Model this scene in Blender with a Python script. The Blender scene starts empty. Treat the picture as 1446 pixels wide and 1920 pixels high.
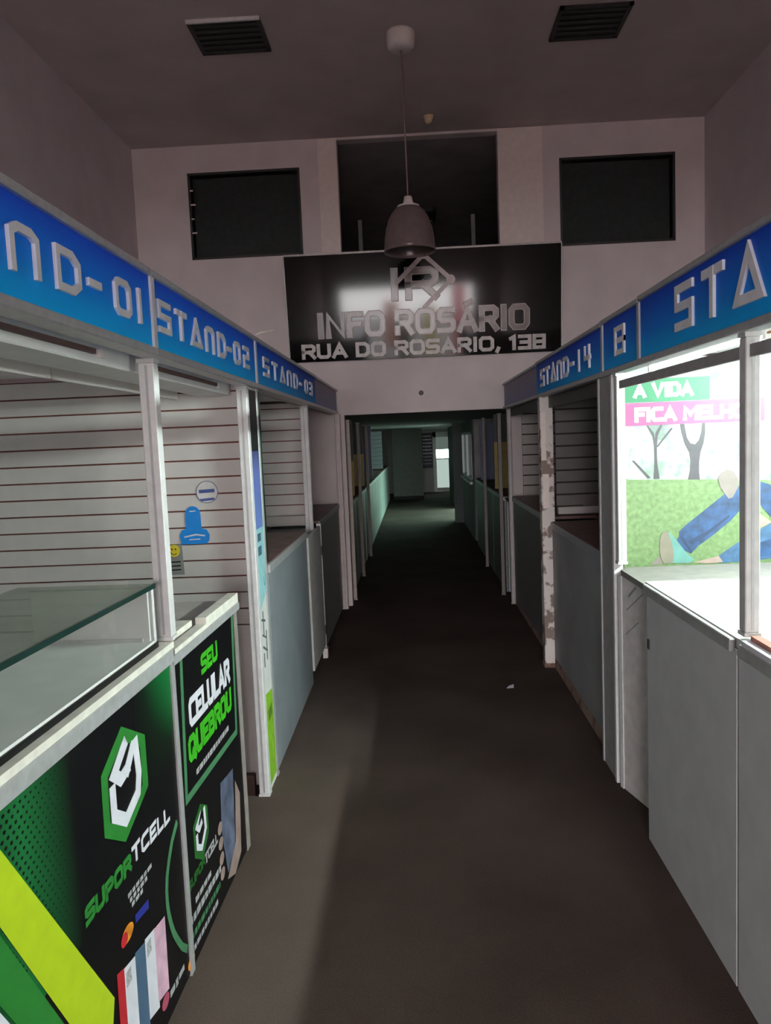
import bpy, math, random
from mathutils import Vector, Matrix
random.seed(4)
S = bpy.context.scene
C = S.collection

# ------------------------------------------------------------------ camera, world, lights, exposure
EYE = 1.75
def make_camera():
    yaw, pitch, roll = math.radians(2.270), math.radians(-5.3466), math.radians(2.4)
    f = Vector((-math.sin(yaw)*math.cos(pitch), math.cos(yaw)*math.cos(pitch), math.sin(pitch)))
    r0 = f.cross(Vector((0, 0, 1))).normalized(); u0 = r0.cross(f)
    r = r0*math.cos(roll) - u0*math.sin(roll); u = u0*math.cos(roll) + r0*math.sin(roll)
    cam = bpy.data.cameras.new('camera'); o = bpy.data.objects.new('camera', cam); C.objects.link(o)
    M = Matrix((( r.x, u.x, -f.x, 0), (r.y, u.y, -f.y, 0), (r.z, u.z, -f.z, EYE), (0, 0, 0, 1)))
    o.matrix_world = M
    cam.sensor_fit = 'VERTICAL'; cam.sensor_height = 36.0; cam.lens = 1450/1920*36.0
    cam.clip_start = .02; cam.clip_end = 200
    S.camera = o
make_camera()
SKY = 44.0
W = bpy.data.worlds.new('overcast_sky'); S.world = W; W.use_nodes = True
bg = W.node_tree.nodes['Background']
bg.inputs[0].default_value = (1.0, .965, .965, 1); bg.inputs[1].default_value = SKY
S.view_settings.view_transform = 'Standard'; S.view_settings.look = 'None'
S.view_settings.exposure = 0.0; S.view_settings.gamma = 1.0
S.view_settings.use_curve_mapping = False
try:
    S.cycles.max_bounces = 10; S.cycles.diffuse_bounces = 5; S.cycles.glossy_bounces = 4
    S.cycles.transparent_max_bounces = 16; S.cycles.sample_clamp_indirect = 6.0
    S.cycles.caustics_reflective = False; S.cycles.caustics_refractive = False
except Exception: pass
def portal(name, loc, rot, sx, sy):          # tells the sampler where the sky comes in
    l = bpy.data.lights.new(name, 'AREA'); l.shape = 'RECTANGLE'; l.size = sx; l.size_y = sy
    l.cycles.is_portal = True
    o = bpy.data.objects.new(name, l); C.objects.link(o); o.location = loc; o.rotation_euler = rot
FRONT = -10.0                                  # street front of the hall
portal('entrance_portal', (-.05, FRONT-.02, 1.35), (math.radians(90), 0, 0), 4.3, 2.7)
portal('far_door_portal', (.92, 25.2, 1.0), (math.radians(-90), 0, 0), .6, 1.9)
portal('side_window_portal', (1.2, 14.4, 1.4), (0, math.radians(90), 0), .85, 2.6)
portal('side_door_portal', (1.2, 17.6, .95), (0, math.radians(90), 0), 1.9, 2.9)

# ------------------------------------------------------------------ materials
MATS = {}
def mat(name, col, rough=.6, metal=0., var=.06, scale=18., bump=.0, spec=.5, emit=None, estr=0., bscale=None, detail=4):
    if name in MATS: return MATS[name]
    m = bpy.data.materials.new(name); m.use_nodes = True; nt = m.node_tree; N = nt.nodes; L = nt.links
    p = N['Principled BSDF']
    p.inputs['Roughness'].default_value = rough; p.inputs['Metallic'].default_value = metal
    p.inputs['Specular IOR Level'].default_value = spec
    tc = N.new('ShaderNodeTexCoord'); nz = N.new('ShaderNodeTexNoise')
    nz.inputs['Scale'].default_value = scale; nz.inputs['Detail'].default_value = detail
    L.new(tc.outputs['Object'], nz.inputs['Vector'])
    rp = N.new('ShaderNodeValToRGB'); L.new(nz.outputs['Fac'], rp.inputs[0])
    a = [max(0, c*(1-var*2)) for c in col]; b = [min(1, c*(1+var*2)) for c in col]
    rp.color_ramp.elements[0].position = .3; rp.color_ramp.elements[1].position = .7
    rp.color_ramp.elements[0].color = (*a, 1); rp.color_ramp.elements[1].color = (*b, 1)
    L.new(rp.outputs[0], p.inputs['Base Color'])
    if bump:
        n2 = N.new('ShaderNodeTexNoise'); n2.inputs['Scale'].default_value = bscale or scale*6; n2.inputs['Detail'].default_value = 6
        L.new(tc.outputs['Object'], n2.inputs['Vector'])
        bp = N.new('ShaderNodeBump'); bp.inputs['Strength'].default_value = bump; bp.inputs['Distance'].default_value = .01
        L.new(n2.outputs['Fac'], bp.inputs['Height']); L.new(bp.outputs[0], p.inputs['Normal'])
    if emit:
        p.inputs['Emission Color'].default_value = (*emit, 1); p.inputs['Emission Strength'].default_value = estr
    MATS[name] = m; return m
def stained(name, col, col2, rough=.6, scale=6., lo=.52, hi=.6, spec=.5):
    """two-colour paint: col with worn patches of col2"""
    m = mat(name, col, rough, var=0, scale=scale, spec=spec)
    rp = [n for n in m.node_tree.nodes if n.type == 'VALTORGB'][0].color_ramp
    rp.elements[0].position = lo; rp.elements[1].position = hi
    rp.elements[0].color = (*col, 1); rp.elements[1].color = (*col2, 1)
    return m
def gradient(name, stops, axis=2, rough=.35, spec=.5):
    """printed colour gradient along an axis of the object's own box"""
    m = bpy.data.materials.new(name); m.use_nodes = True; N = m.node_tree.nodes; L = m.node_tree.links
    p = N['Principled BSDF']; p.inputs['Roughness'].default_value = rough; p.inputs['Specular IOR Level'].default_value = spec
    tc = N.new('ShaderNodeTexCoord'); sp = N.new('ShaderNodeSeparateXYZ'); rp = N.new('ShaderNodeValToRGB')
    L.new(tc.outputs['Generated'], sp.inputs[0]); L.new(sp.outputs[axis], rp.inputs[0]); L.new(rp.outputs[0], p.inputs['Base Color'])
    el = rp.color_ramp.elements
    el[0].position, el[0].color = stops[0][0], (*stops[0][1], 1)
    el[1].position, el[1].color = stops[-1][0], (*stops[-1][1], 1)
    for pos, c in stops[1:-1]:
        e = el.new(pos); e.color = (*c, 1)
    MATS[name] = m; return m
def glass(name, tint=(.9, .95, .93), refl=.06, rough=.03):
    m = bpy.data.materials.new(name); m.use_nodes = True; N = m.node_tree.nodes; L = m.node_tree.links
    N.remove(N['Principled BSDF'])
    t = N.new('ShaderNodeBsdfTransparent'); t.inputs[0].default_value = (*tint, 1)
    g = N.new('ShaderNodeBsdfGlossy'); g.inputs['Roughness'].default_value = rough
    lw = N.new('ShaderNodeLayerWeight'); lw.inputs[0].default_value = .5
    fr = N.new('ShaderNodeMath'); fr.operation = 'POWER'; fr.inputs[1].default_value = 4.0; L.new(lw.outputs['Facing'], fr.inputs[0])
    f2 = N.new('ShaderNodeMath'); f2.operation = 'MULTIPLY'; f2.inputs[1].default_value = .45; L.new(fr.outputs[0], f2.inputs[0]); fr = f2
    nz = N.new('ShaderNodeTexNoise'); nz.inputs['Scale'].default_value = 3
    ma = N.new('ShaderNodeMath'); ma.operation = 'MULTIPLY'; ma.inputs[1].default_value = refl
    ad = N.new('ShaderNodeMath'); ad.operation = 'ADD'
    L.new(nz.outputs['Fac'], ma.inputs[0]); L.new(ma.outputs[0], ad.inputs[0]); L.new(fr.outputs[0], ad.inputs[1])
    mx = N.new('ShaderNodeMixShader'); L.new(ad.outputs[0], mx.inputs[0]); L.new(t.outputs[0], mx.inputs[1]); L.new(g.outputs[0], mx.inputs[2])
    L.new(mx.outputs[0], N['Material Output'].inputs['Surface'])
    MATS[name] = m; return m

wall_m   = mat('wall_paint', (.78, .70, .70), .8, var=.03, scale=3, bump=.05, bscale=60)
side_m   = mat('side_wall_paint', (.74, .66, .69), .85, var=.04, scale=2)
ceil_m   = mat('ceiling_paint', (.60, .53, .52), .9, var=.04, scale=2, bump=.04, bscale=40)
trim_m   = mat('warm_white_panel', (.93, .82, .77), .6, var=.02)
dark_m   = mat('dark_recess', (.012, .012, .012), .7)
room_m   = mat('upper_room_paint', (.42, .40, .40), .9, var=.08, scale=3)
alu_m    = mat('white_aluminium_profile', (.70, .69, .70), .42, var=.04, scale=25)
silver_m = mat('satin_aluminium', (.55, .55, .56), .35, metal=.35, var=.05, scale=30)
greyal_m = mat('grey_aluminium', (.42, .42, .43), .4, metal=.2, var=.05, scale=30)
slat_m   = mat('slat_board_laminate', (.66, .62, .60), .5, var=.04, scale=5)
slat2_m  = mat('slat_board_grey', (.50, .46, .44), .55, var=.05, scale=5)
groove_m = mat('slat_groove_red_brown', (.16, .05, .035), .8, var=.15)
letter_m = mat('raised_letter_white', (.86, .86, .89), .4, var=.03)
white_m  = mat('white_laminate', (.82, .81, .80), .4, var=.03, scale=8)
cream_m  = mat('cream_edge_strip', (.80, .77, .69), .45, var=.06)
panel_m  = mat('grey_laminate_panel', (.60, .60, .62), .5, var=.03, scale=8)
panelb_m = mat('blue_grey_panel', (0.2448, 0.27, 0.2952), .45, var=.05, scale=5)
panelg_m = mat('green_grey_panel', (.30, .345, .335), .45, var=.06, scale=6)
redtop_m = stained('red_brown_worktop', (.20, .11, .10), (.12, .08, .07), .5, 9)
grime_m  = stained('grimy_skirting', (.33, .22, .18), (.16, .09, .07), .8, 8)
peel_m   = stained('peeling_white_paint', (.80, .74, .71), (.28, .21, .18), .7, 11, .50, .57)
base_m   = mat('dark_red_base', (.05, .02, .018), .7)
black_m  = mat('black_vinyl', (.004, .004, .005), .4, var=.1, spec=.18)
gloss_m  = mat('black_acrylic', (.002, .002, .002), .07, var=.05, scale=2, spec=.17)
film_m   = mat('sign_face_mauve', (.12, .09, .094), .25, var=.08)
edge_m   = mat('sign_letter_edge', (.46, .38, .385), .35, var=.05)
greyl_m  = mat('sign_letter_grey', (.55, .51, .50), .35, var=.08)
vent_m   = mat('vent_black_metal', (.02, .02, .02), .5)
plast_m  = mat('white_plastic', (.80, .74, .72), .45, var=.02)
bulb_m   = mat('cream_plastic', (.80, .62, .42), .5)
shade_m  = mat('smoked_lamp_shade', (.15, .11, .115), .22, var=.05, spec=.6)
cord_m   = mat('lamp_cord', (.30, .20, .18), .6)
clear_m  = glass('clear_glass', (.97, .985, .98), .02)
def dusty(name, tint, dust, fac):
    m = glass(name, tint, .06, .05); N = m.node_tree.nodes; L = m.node_tree.links
    out = N['Material Output']; src = out.inputs['Surface'].links[0].from_socket
    d = N.new('ShaderNodeBsdfDiffuse'); d.inputs[0].default_value = (*dust, 1); tr = N.new('ShaderNodeBsdfTranslucent'); tr.inputs[0].default_value = (*dust, 1)
    a = N.new('ShaderNodeMixShader'); a.inputs[0].default_value = .5; L.new(d.outputs[0], a.inputs[1]); L.new(tr.outputs[0], a.inputs[2])
    b = N.new('ShaderNodeMixShader'); b.inputs[0].default_value = fac; L.new(src, b.inputs[1]); L.new(a.outputs[0], b.inputs[2]); L.new(b.outputs[0], out.inputs['Surface'])
    return m
dusty_gl = dusty('dusty_green_glass', (.88, .94, .90), (.50, .52, .46), .36)
green_gl = glass('green_edge_glass', (.70, .82, .76), .10, .05)
edgegl_m = mat('glass_edge_dark_green', (.012, .035, .03), .15)
darkgl_m = glass('dark_window_glass', (.62, .64, .64), .02, .08)
tint_gl  = glass('far_tinted_glass', (.55, .68, .62), .03)
mint_gl  = glass('side_tinted_glass', (.11, .155, .14), .05)
lime_m   = mat('print_lime', (0.4738, 0.625, 0.01512), .4, var=.03)
green_m  = mat('print_green', (0.0225, 0.195, 0.03), .4, var=.05)
bright_m = mat('print_bright_green', (0.045, 0.4125, 0.015), .4, var=.08)
mint_m   = mat('print_pale_green', (0.06, 0.204, 0.096), .4, var=.05)
pwhite_m = mat('print_white', (0.748, 0.7392, 0.8184), .4, var=.03)
pgrey_m  = mat('print_grey', (.40, .40, .42), .45, var=.2, scale=120)
pred_m   = mat('print_red', (.50, .02, .03), .4)
pblue_m  = mat('print_steel_blue', (.07, .13, .22), .4)
ppink_m  = mat('print_pink', (.70, .42, .55), .4, var=.1, scale=20)
pnavy_m  = mat('print_navy', (.02, .03, .25), .4)
porange_m= mat('print_orange', (.85, .25, .02), .4, var=.25, scale=25)
skin_m   = mat('print_skin', (0.315, 0.225, 0.2025), .45, var=.08)
jean_m   = mat('print_denim', (0.01364, 0.0465, 0.124), .5, var=.3, scale=22)
jeanl_m  = mat('print_light_denim', (0.0372, 0.093, 0.186), .5, var=.2, scale=22)
shoe_m   = mat('print_beige_shoe', (0.1782, 0.1584, 0.1188), .5)
teal_m   = mat('print_teal', (0.099, 0.2376, 0.2178), .5)
bark_m   = mat('print_bark', (0.042, 0.036, 0.045), .5, var=.1)
banner_m = mat('print_banner_green', (0.00744, 0.1364, 0.0558), .45, var=.03)
magenta_m= mat('print_banner_magenta', (0.2356, 0.0465, 0.1488), .45, var=.03)
meadow_m = mat('print_meadow', (0.1188, 0.1881, 0.0759), .5, var=.14, scale=42)
hazebg_m = stained('print_park_background', (.40, .42, .435), (.13, .175, .155), .5, 7, .46, .66)
skyblue_m= mat('sticker_blue', (.01, .25, .75), .35, var=.03)
violet_m = gradient('banner_violet', [(0, (.16, .26, .62)), (.7, (.12, .16, .50)), (1, (.03, .03, .16))], 2)
cyan_m   = mat('banner_cyan', (.35, .66, .70), .4, var=.05)
leaf_m   = mat('banner_leaf_green', (.28, .58, .03), .4, var=.08)
yellow_m = mat('yellow_panel', (0.31, 0.21, 0.01), .45, var=.08)
navy_m   = mat('navy_panel', (.015, .025, .12), .4, var=.08)
smile_m  = mat('sticker_yellow', (.75, .60, .03), .4)
card_m   = mat('grey_card', (.26, .26, .25), .6)
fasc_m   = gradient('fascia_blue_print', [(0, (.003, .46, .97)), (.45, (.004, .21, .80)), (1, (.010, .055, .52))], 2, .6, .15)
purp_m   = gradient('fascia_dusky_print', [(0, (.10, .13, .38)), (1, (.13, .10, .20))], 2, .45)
halft_m  = gradient('print_green_fade', [(0, (.004, .03, .010)), (.45, (.010, .13, .035)), (.75, (.006, .05, .016)), (1, (.004, .005, .005))], 1, .4, .18)
fade_m   = gradient('print_corner_fade', [(0, (.004, .004, .005)), (.25, (.004, .012, .006)), (1, (.006, .17, .04))], 2, .4, .18)
def corner(m):                                  # printed glow that is strongest in the upper corner of its sheet
    N = m.node_tree.nodes; L = m.node_tree.links
    sp = [n for n in N if n.type == 'SEPXYZ'][0]; rp = [n for n in N if n.type == 'VALTORGB'][0]
    mu = N.new('ShaderNodeMath'); mu.operation = 'MULTIPLY'; L.new(sp.outputs[1], mu.inputs[0]); L.new(sp.outputs[2], mu.inputs[1]); L.new(mu.outputs[0], rp.inputs[0])
corner(fade_m)
tube_m   = mat('lit_tube', (.9, .9, .9), .4, emit=(.97, 1., .97), estr=26.)
lamp_m   = mat('lit_back_tube', (.9, .9, .9), .4, emit=(.84, 1., .93), estr=1250.)

# carpet
def carpet():
    m = bpy.data.materials.new('worn_brown_carpet'); m.use_nodes = True; N = m.node_tree.nodes; L = m.node_tree.links
    p = N['Principled BSDF']; p.inputs['Roughness'].default_value = .95; p.inputs['Specular IOR Level'].default_value = .15
    tc = N.new('ShaderNodeTexCoord')
    n1 = N.new('ShaderNodeTexNoise'); n1.inputs['Scale'].default_value = 1.3; n1.inputs['Detail'].default_value = 5
    n2 = N.new('ShaderNodeTexNoise'); n2.inputs['Scale'].default_value = 160; n2.inputs['Detail'].default_value = 3
    L.new(tc.outputs['Object'], n1.inputs['Vector']); L.new(tc.outputs['Object'], n2.inputs['Vector'])
    r1 = N.new('ShaderNodeValToRGB'); r1.color_ramp.elements[0].color = (.070, .050, .042, 1); r1.color_ramp.elements[1].color = (.122, .090, .078, 1)
    r1.color_ramp.elements[0].position = .3; r1.color_ramp.elements[1].position = .72
    r2 = N.new('ShaderNodeValToRGB'); r2.color_ramp.elements[0].color = (.62, .62, .62, 1); r2.color_ramp.elements[1].color = (1.3, 1.3, 1.3, 1)
    L.new(n1.outputs['Fac'], r1.inputs[0]); L.new(n2.outputs['Fac'], r2.inputs[0])
    mx = N.new('ShaderNodeMix'); mx.data_type = 'RGBA'; mx.blend_type = 'MULTIPLY'; mx.inputs[0].default_value = 1
    L.new(r1.outputs[0], mx.inputs[6]); L.new(r2.outputs[0], mx.inputs[7]); L.new(mx.outputs[2], p.inputs['Base Color'])
    b = N.new('ShaderNodeBump'); b.inputs['Strength'].default_value = .35; b.inputs['Distance'].default_value = .004
    L.new(n2.outputs['Fac'], b.inputs['Height']); L.new(b.outputs[0], p.inputs['Normal'])
    return m
carpet_m = carpet()

# ------------------------------------------------------------------ builders
WORLD = {}
def link(name, me, parent, centre):
    o = bpy.data.objects.new(name, me); C.objects.link(o)
    base = WORLD[parent.name] if parent else Vector((0, 0, 0))
    if parent: o.parent = parent
    o.location = centre - base
    WORLD[o.name] = centre.copy()
    return o
def mesh(name, verts, faces, m, parent=None, bevel=0, smooth=False):
    vs = [Vector(v) for v in verts]
    lo = Vector([min(v[i] for v in vs) for i in range(3)]); hi = Vector([max(v[i] for v in vs) for i in range(3)])
    c = (lo+hi)/2
    me = bpy.data.meshes.new(name); me.from_pydata([v-c for v in vs], [], faces); me.update()
    import bmesh
    bm = bmesh.new(); bm.from_mesh(me); bmesh.ops.recalc_face_normals(bm, faces=bm.faces)
    if bevel: bmesh.ops.bevel(bm, geom=list(bm.edges), offset=bevel, segments=1, affect='EDGES', profile=.7)
    bm.to_mesh(me); bm.free()
    if smooth:
        for p in me.polygons: p.use_smooth = True
    me.materials.append(m)
    return link(name, me, parent, c)
BF = [(0,1,3,2), (4,6,7,5), (0,4,5,1), (2,3,7,6), (0,2,6,4), (1,5,7,3)]
def bv(x0, x1, y0, y1, z0, z1): return [(x, y, z) for x in (x0, x1) for y in (y0, y1) for z in (z0, z1)]
def box(name, x0, x1, y0, y1, z0, z1, m, parent=None, bevel=.0):
    return mesh(name, bv(x0, x1, y0, y1, z0, z1), BF, m, parent, bevel)
def boxes(name, bl, m, parent=None):
    V, Fc = [], []
    for b in bl:
        k = len(V); V += bv(*b); Fc += [tuple(i+k for i in f) for f in BF]
    return mesh(name, V, Fc, m, parent)
class Frame:
    def __init__(s, o, u, v, n): s.o, s.u, s.v, s.n = Vector(o), Vector(u).normalized(), Vector(v).normalized(), Vector(n).normalized()
    def __call__(s, a, b, c=0): return s.o + s.u*a + s.v*b + s.n*c
class Poly(list): lvl = 0
def prism(name, polys, fr, c0, c1, m, parent=None):
    V, Fc = [], []
    step = min(.0004, (c1-c0)*.04)
    for i_, pl in enumerate(polys):            # overlapping strokes end a hair apart so their faces never coincide
        k = len(V); n = len(pl); e = (pl.lvl*step*3 if isinstance(pl, Poly) else (i_ % 12)*step) if len(polys) > 1 else 0
        V += [fr(a, b, c0) for a, b in pl] + [fr(a, b, c1+e) for a, b in pl]
        Fc += [tuple(range(k, k+n)), tuple(range(k+2*n-1, k+n-1, -1))]
        Fc += [(k+i, k+(i+1) % n, k+n+(i+1) % n, k+n+i) for i in range(n)]
    return mesh(name, V, Fc, m, parent)
def seg(p, q, t, ea=True, eb=True):
    dx, dy = q[0]-p[0], q[1]-p[1]; l = math.hypot(dx, dy) or 1e-6; dx, dy = dx/l, dy/l; h = t/2
    a = (p[0]-(dx*h if ea else 0), p[1]-(dy*h if ea else 0)); b = (q[0]+(dx*h if eb else 0), q[1]+(dy*h if eb else 0))
    return [(a[0]-dy*h, a[1]+dx*h), (b[0]-dy*h, b[1]+dx*h), (b[0]+dy*h, b[1]-dx*h), (a[0]+dy*h, a[1]-dx*h)]
G = {
 'S': (.7, [[(.7,1),(.12,1),(0,.9),(0,.6),(.12,.5),(.58,.5),(.7,.4),(.7,.1),(.58,0),(0,0)]]), 'T': (.7, [[(0,1),(.7,1)],[(.35,1),(.35,0)]]),
 'A': (.8, [[(0,0),(.4,1),(.8,0)],[(.17,.3),(.63,.3)]]), 'N': (.75, [[(0,0),(0,1),(.75,0),(.75,1)]]),
 'D': (.72, [[(0,0),(0,1),(.5,1),(.72,.78),(.72,.22),(.5,0),(0,0)]]), '-': (.4, [[(0,.5),(.4,.5)]]),
 '0': (.65, [[(.12,0),(0,.15),(0,.85),(.12,1),(.53,1),(.65,.85),(.65,.15),(.53,0),(.12,0)]]), '1': (.3, [[(0,.85),(.22,1),(.22,0)]]),
 '2': (.65, [[(0,1),(.65,1),(.65,.5),(0,.5),(0,0),(.65,0)]]), '3': (.65, [[(0,1),(.65,1),(.65,0),(0,0)],[(.1,.5),(.65,.5)]]),
 '4': (.65, [[(0,1),(0,.45),(.65,.45)],[(.55,1),(.55,0)]]), '8': (.65, [[(0,0),(0,1),(.65,1),(.65,0),(0,0)],[(0,.5),(.65,.5)]]),
 'I': (.12, [[(.06,0),(.06,1)]]), 'F': (.6, [[(0,0),(0,1),(.6,1)],[(0,.52),(.5,.52)]]), 'E': (.6, [[(.6,0),(0,0),(0,1),(.6,1)],[(0,.5),(.5,.5)]]),
 'O': (.78, [[(.15,0),(0,.18),(0,.82),(.15,1),(.63,1),(.78,.82),(.78,.18),(.63,0),(.15,0)]]),
 'R': (.72, [[(0,0),(0,1),(.58,1),(.72,.88),(.72,.6),(.58,.46),(0,.46)],[(.4,.46),(.72,0)]]),
 'U': (.72, [[(0,1),(0,.15),(.14,0),(.58,0),(.72,.15),(.72,1)]]), 'C': (.68, [[(.68,1),(.15,1),(0,.84),(0,.16),(.15,0),(.68,0)]]),
 'L': (.55, [[(0,1),(0,0),(.55,0)]]), 'Q': (.78, [[(.15,0),(0,.18),(0,.82),(.15,1),(.63,1),(.78,.82),(.78,.18),(.63,0),(.15,0)],[(.5,.25),(.8,-.1)]]),
 'B': (.7, [[(0,0),(0,1),(.55,1),(.66,.88),(.66,.64),(.55,.52),(0,.52)],[(.55,.52),(.7,.38),(.7,.14),(.56,0),(0,0)]]),
 'M': (.9, [[(0,0),(0,1),(.45,.35),(.9,1),(.9,0)]]), 'H': (.72, [[(0,0),(0,1)],[(.72,0),(.72,1)],[(0,.5),(.72,.5)]]),
 'G': (.7, [[(.7,1),(.15,1),(0,.84),(0,.16),(.15,0),(.7,0),(.7,.45),(.4,.45)]]), 'V': (.78, [[(0,1),(.39,0),(.78,1)]]), 'P': (.68, [[(0,0),(0,1),(.55,1),(.68,.87),(.68,.6),(.55,.46),(0,.46)]]), ',': (.12, [[(.1,.05),(.02,-.18)]]),
 'Á': (.8, [[(0,0),(.4,1),(.8,0)],[(.17,.3),(.63,.3)],[(.38,1.25),(.55,1.32)]]),
}
GF = dict(G)                                   # square techno lettering of the stands
GF['N'] = (.7, [[(0,0),(0,.86),(.16,1),(.54,1),(.7,.86),(.7,0)]])
GF['A'] = (.76, [[(0,0),(.38,1),(.76,0),(0,0)]])
GF['S'] = (.7, [[(.7,1),(0,1),(0,.52),(.7,.52),(.7,0),(0,0)]])
GF['1'] = (.1, [[(.05,0),(.05,1)]])
def ribbon(pts, t, lvl=0):
    """mitred stroke along a polyline as a chain of quads that share their joints"""
    closed = math.dist(pts[0], pts[-1]) < 1e-6
    P = pts[:-1] if closed else list(pts); n = len(P); h = t/2
    def unit(p, q):
        l = math.dist(p, q) or 1e-9; return ((q[0]-p[0])/l, (q[1]-p[1])/l)
    if not closed:
        d = unit(P[0], P[1]); P[0] = (P[0][0]-d[0]*h, P[0][1]-d[1]*h)
        d = unit(P[-2], P[-1]); P[-1] = (P[-1][0]+d[0]*h, P[-1][1]+d[1]*h)
    L_, R_ = [], []
    for i in range(n):
        d0 = unit(P[i-1], P[i]) if (closed or i > 0) else unit(P[0], P[1])
        d1 = unit(P[i], P[(i+1) % n]) if (closed or i < n-1) else d0
        n0, n1 = (-d0[1], d0[0]), (-d1[1], d1[0])
        m = (n0[0]+n1[0], n0[1]+n1[1]); k = m[0]*n0[0]+m[1]*n0[1]
        k = max(k, .45); m = (m[0]/k*h, m[1]/k*h)
        L_.append((P[i][0]+m[0], P[i][1]+m[1])); R_.append((P[i][0]-m[0], P[i][1]-m[1]))
    out = []
    for i in range(n if closed else n-1):
        j = (i+1) % n; q = Poly([L_[i], L_[j], R_[j], R_[i]]); q.lvl = lvl; out.append(q)
    return out
def glyph(ch, a0, b0, w, h, t, font=G, shear=0.):
    gw, lines = font[ch]; sx = w/gw if gw else 1; out = []
    for k, ln in enumerate(lines):
        out += ribbon([(a0+x*sx+shear*y*h, b0+y*h) for x, y in ln], t, k)
    return out
def text_polys(s, a0, a1, b0, h, t, gap=.26, space=.45, font=G, shear=0., slope=0.):
    tot = sum((font[c][0]+gap) if c != ' ' else space for c in s)-gap; k = (a1-a0)/tot; x = 0; per = []
    for c in s:
        if c == ' ': x += space; continue
        per.append(glyph(c, a0+x*k, b0+slope*x*k, font[c][0]*k, h, t, font, shear)); x += font[c][0]+gap
    return per
def thing(name, label, cat, loc, group=None, kind=None):
    o = bpy.data.objects.new(name, None); C.objects.link(o); o.location = loc; o.empty_display_size = .1
    WORLD[o.name] = Vector(loc); tag(o, label, cat, group, kind); return o
def tag(o, label=None, cat=None, group=None, kind=None):
    if label: o['label'] = label
    if cat: o['category'] = cat
    if group: o['group'] = group
    if kind: o['kind'] = kind
    return o
def struct(o, label=None):
    o['kind'] = 'structure'
    if label: o['label'] = label
    return o
def copy_piece(o, dz=0, dy=0, dx=0):
    c = o.copy(); C.objects.link(c); c.location = o.location + Vector((dx, dy, dz)); return c
def lathe(name, prof, c, m, parent=None, seg_n=40):
    V, Fc = [], []
    for r, z in prof:
        V += [(c[0]+r*math.cos(2*math.pi*i/seg_n), c[1]+r*math.sin(2*math.pi*i/seg_n), c[2]+z) for i in range(seg_n)]
    for k in range(len(prof)-1):
        for i in range(seg_n):
            j = (i+1) % seg_n; Fc.append((k*seg_n+i, k*seg_n+j, (k+1)*seg_n+j, (k+1)*seg_n+i))
    return mesh(name, V, Fc, m, parent, smooth=True)
def tube(name, pts, r, m, parent=None, n=10):
    V, Fc = [], []
    P = [Vector(p) for p in pts]
    for i, p in enumerate(P):
        d = (P[min(i+1, len(P)-1)]-P[max(i-1, 0)]).normalized()
        a = d.cross(Vector((0, 0, 1)) if abs(d.z) < .9 else Vector((1, 0, 0))).normalized(); b = d.cross(a)
        V += [p+a*r*math.cos(2*math.pi*k/n)+b*r*math.sin(2*math.pi*k/n) for k in range(n)]
    for i in range(len(P)-1):
        for k in range(n):
            l = (k+1) % n; Fc.append((i*n+k, i*n+l, (i+1)*n+l, (i+1)*n+k))
    Fc += [tuple(range(n)), tuple(range(len(V)-1, len(V)-n-1, -1))]
    return mesh(name, V, Fc, m, parent, smooth=True)
def disc(fr, a, b, ra, rb, n=28, k0=0, k1=None):
    k1 = 2*math.pi if k1 is None else k1
    return [(a+ra*math.cos(k0+(k1-k0)*i/n), b+rb*math.sin(k0+(k1-k0)*i/n)) for i in range(n)]
def holed(name, u0, u1, v0, v1, holes, put, m):
    """wall built of blocks around rectangular holes; put(ua,ub,va,vb) -> box bounds"""
    us = sorted({u0, u1, *[h[0] for h in holes], *[h[1] for h in holes]}); vs = sorted({v0, v1, *[h[2] for h in holes], *[h[3] for h in holes]})
    bl = []
    for a, b in zip(us, us[1:]):
        for c, d in zip(vs, vs[1:]):
            if any(h[0] <= (a+b)/2 <= h[1] and h[2] <= (c+d)/2 <= h[3] for h in holes): continue
            bl.append(put(a, b, c, d))
    return boxes(name, bl, m)

# ------------------------------------------------------------------ the setting
BACK = 8.1; CEIL = 4.8; XL, XR = -2.76, 3.0
struct(box('floor', -6, 6, -14, 27, -.1, 0, carpet_m), 'worn dark brown carpet floor of the aisle')
struct(box('ceiling', XL-.2, XR+.2, FRONT-.2, BACK+.1, CEIL, CEIL+.12, ceil_m), 'high grey ceiling over the front hall')
struct(box('wall_left', XL-.15, XL, FRONT-.2, BACK+.1, 0, CEIL, side_m), 'plain wall above the stands on the left')
struct(box('wall_right', XR, XR+.15, FRONT-.2, BACK+.1, 0, CEIL, side_m), 'plain wall above the stands on the right')
holes = [(-2.20, -1.05, 3.67, 4.53), (1.565, 2.71, 3.62, 4.48), (-.66, .95, 3.64, 4.775), (-.71, .985, -.01, 2.02)]
struct(holed('wall_back', XL, XR, 0, CEIL, holes, lambda a, b, c, d: (a, b, BACK, BACK+.12, c, d), wall_m), 'pinkish white wall with upper windows above the aisle opening')
struct(holed('wall_front', XL, XR, 0, CEIL, [(-2.2, 2.1, -.01, 2.7)], lambda a, b, c, d: (a, b, FRONT-.15, FRONT, c, d), side_m), 'street wall with the wide entrance behind the viewer')
struct(box('trim_1', -.855, -.662, BACK-.025, BACK, 3.67, 4.79, trim_m), 'narrow warm white panel left of the upper opening')
struct(box('trim_2', .952, 1.395, BACK-.025, BACK, 3.625, 4.79, trim_m), 'wide warm white panel right of the upper opening')
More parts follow.
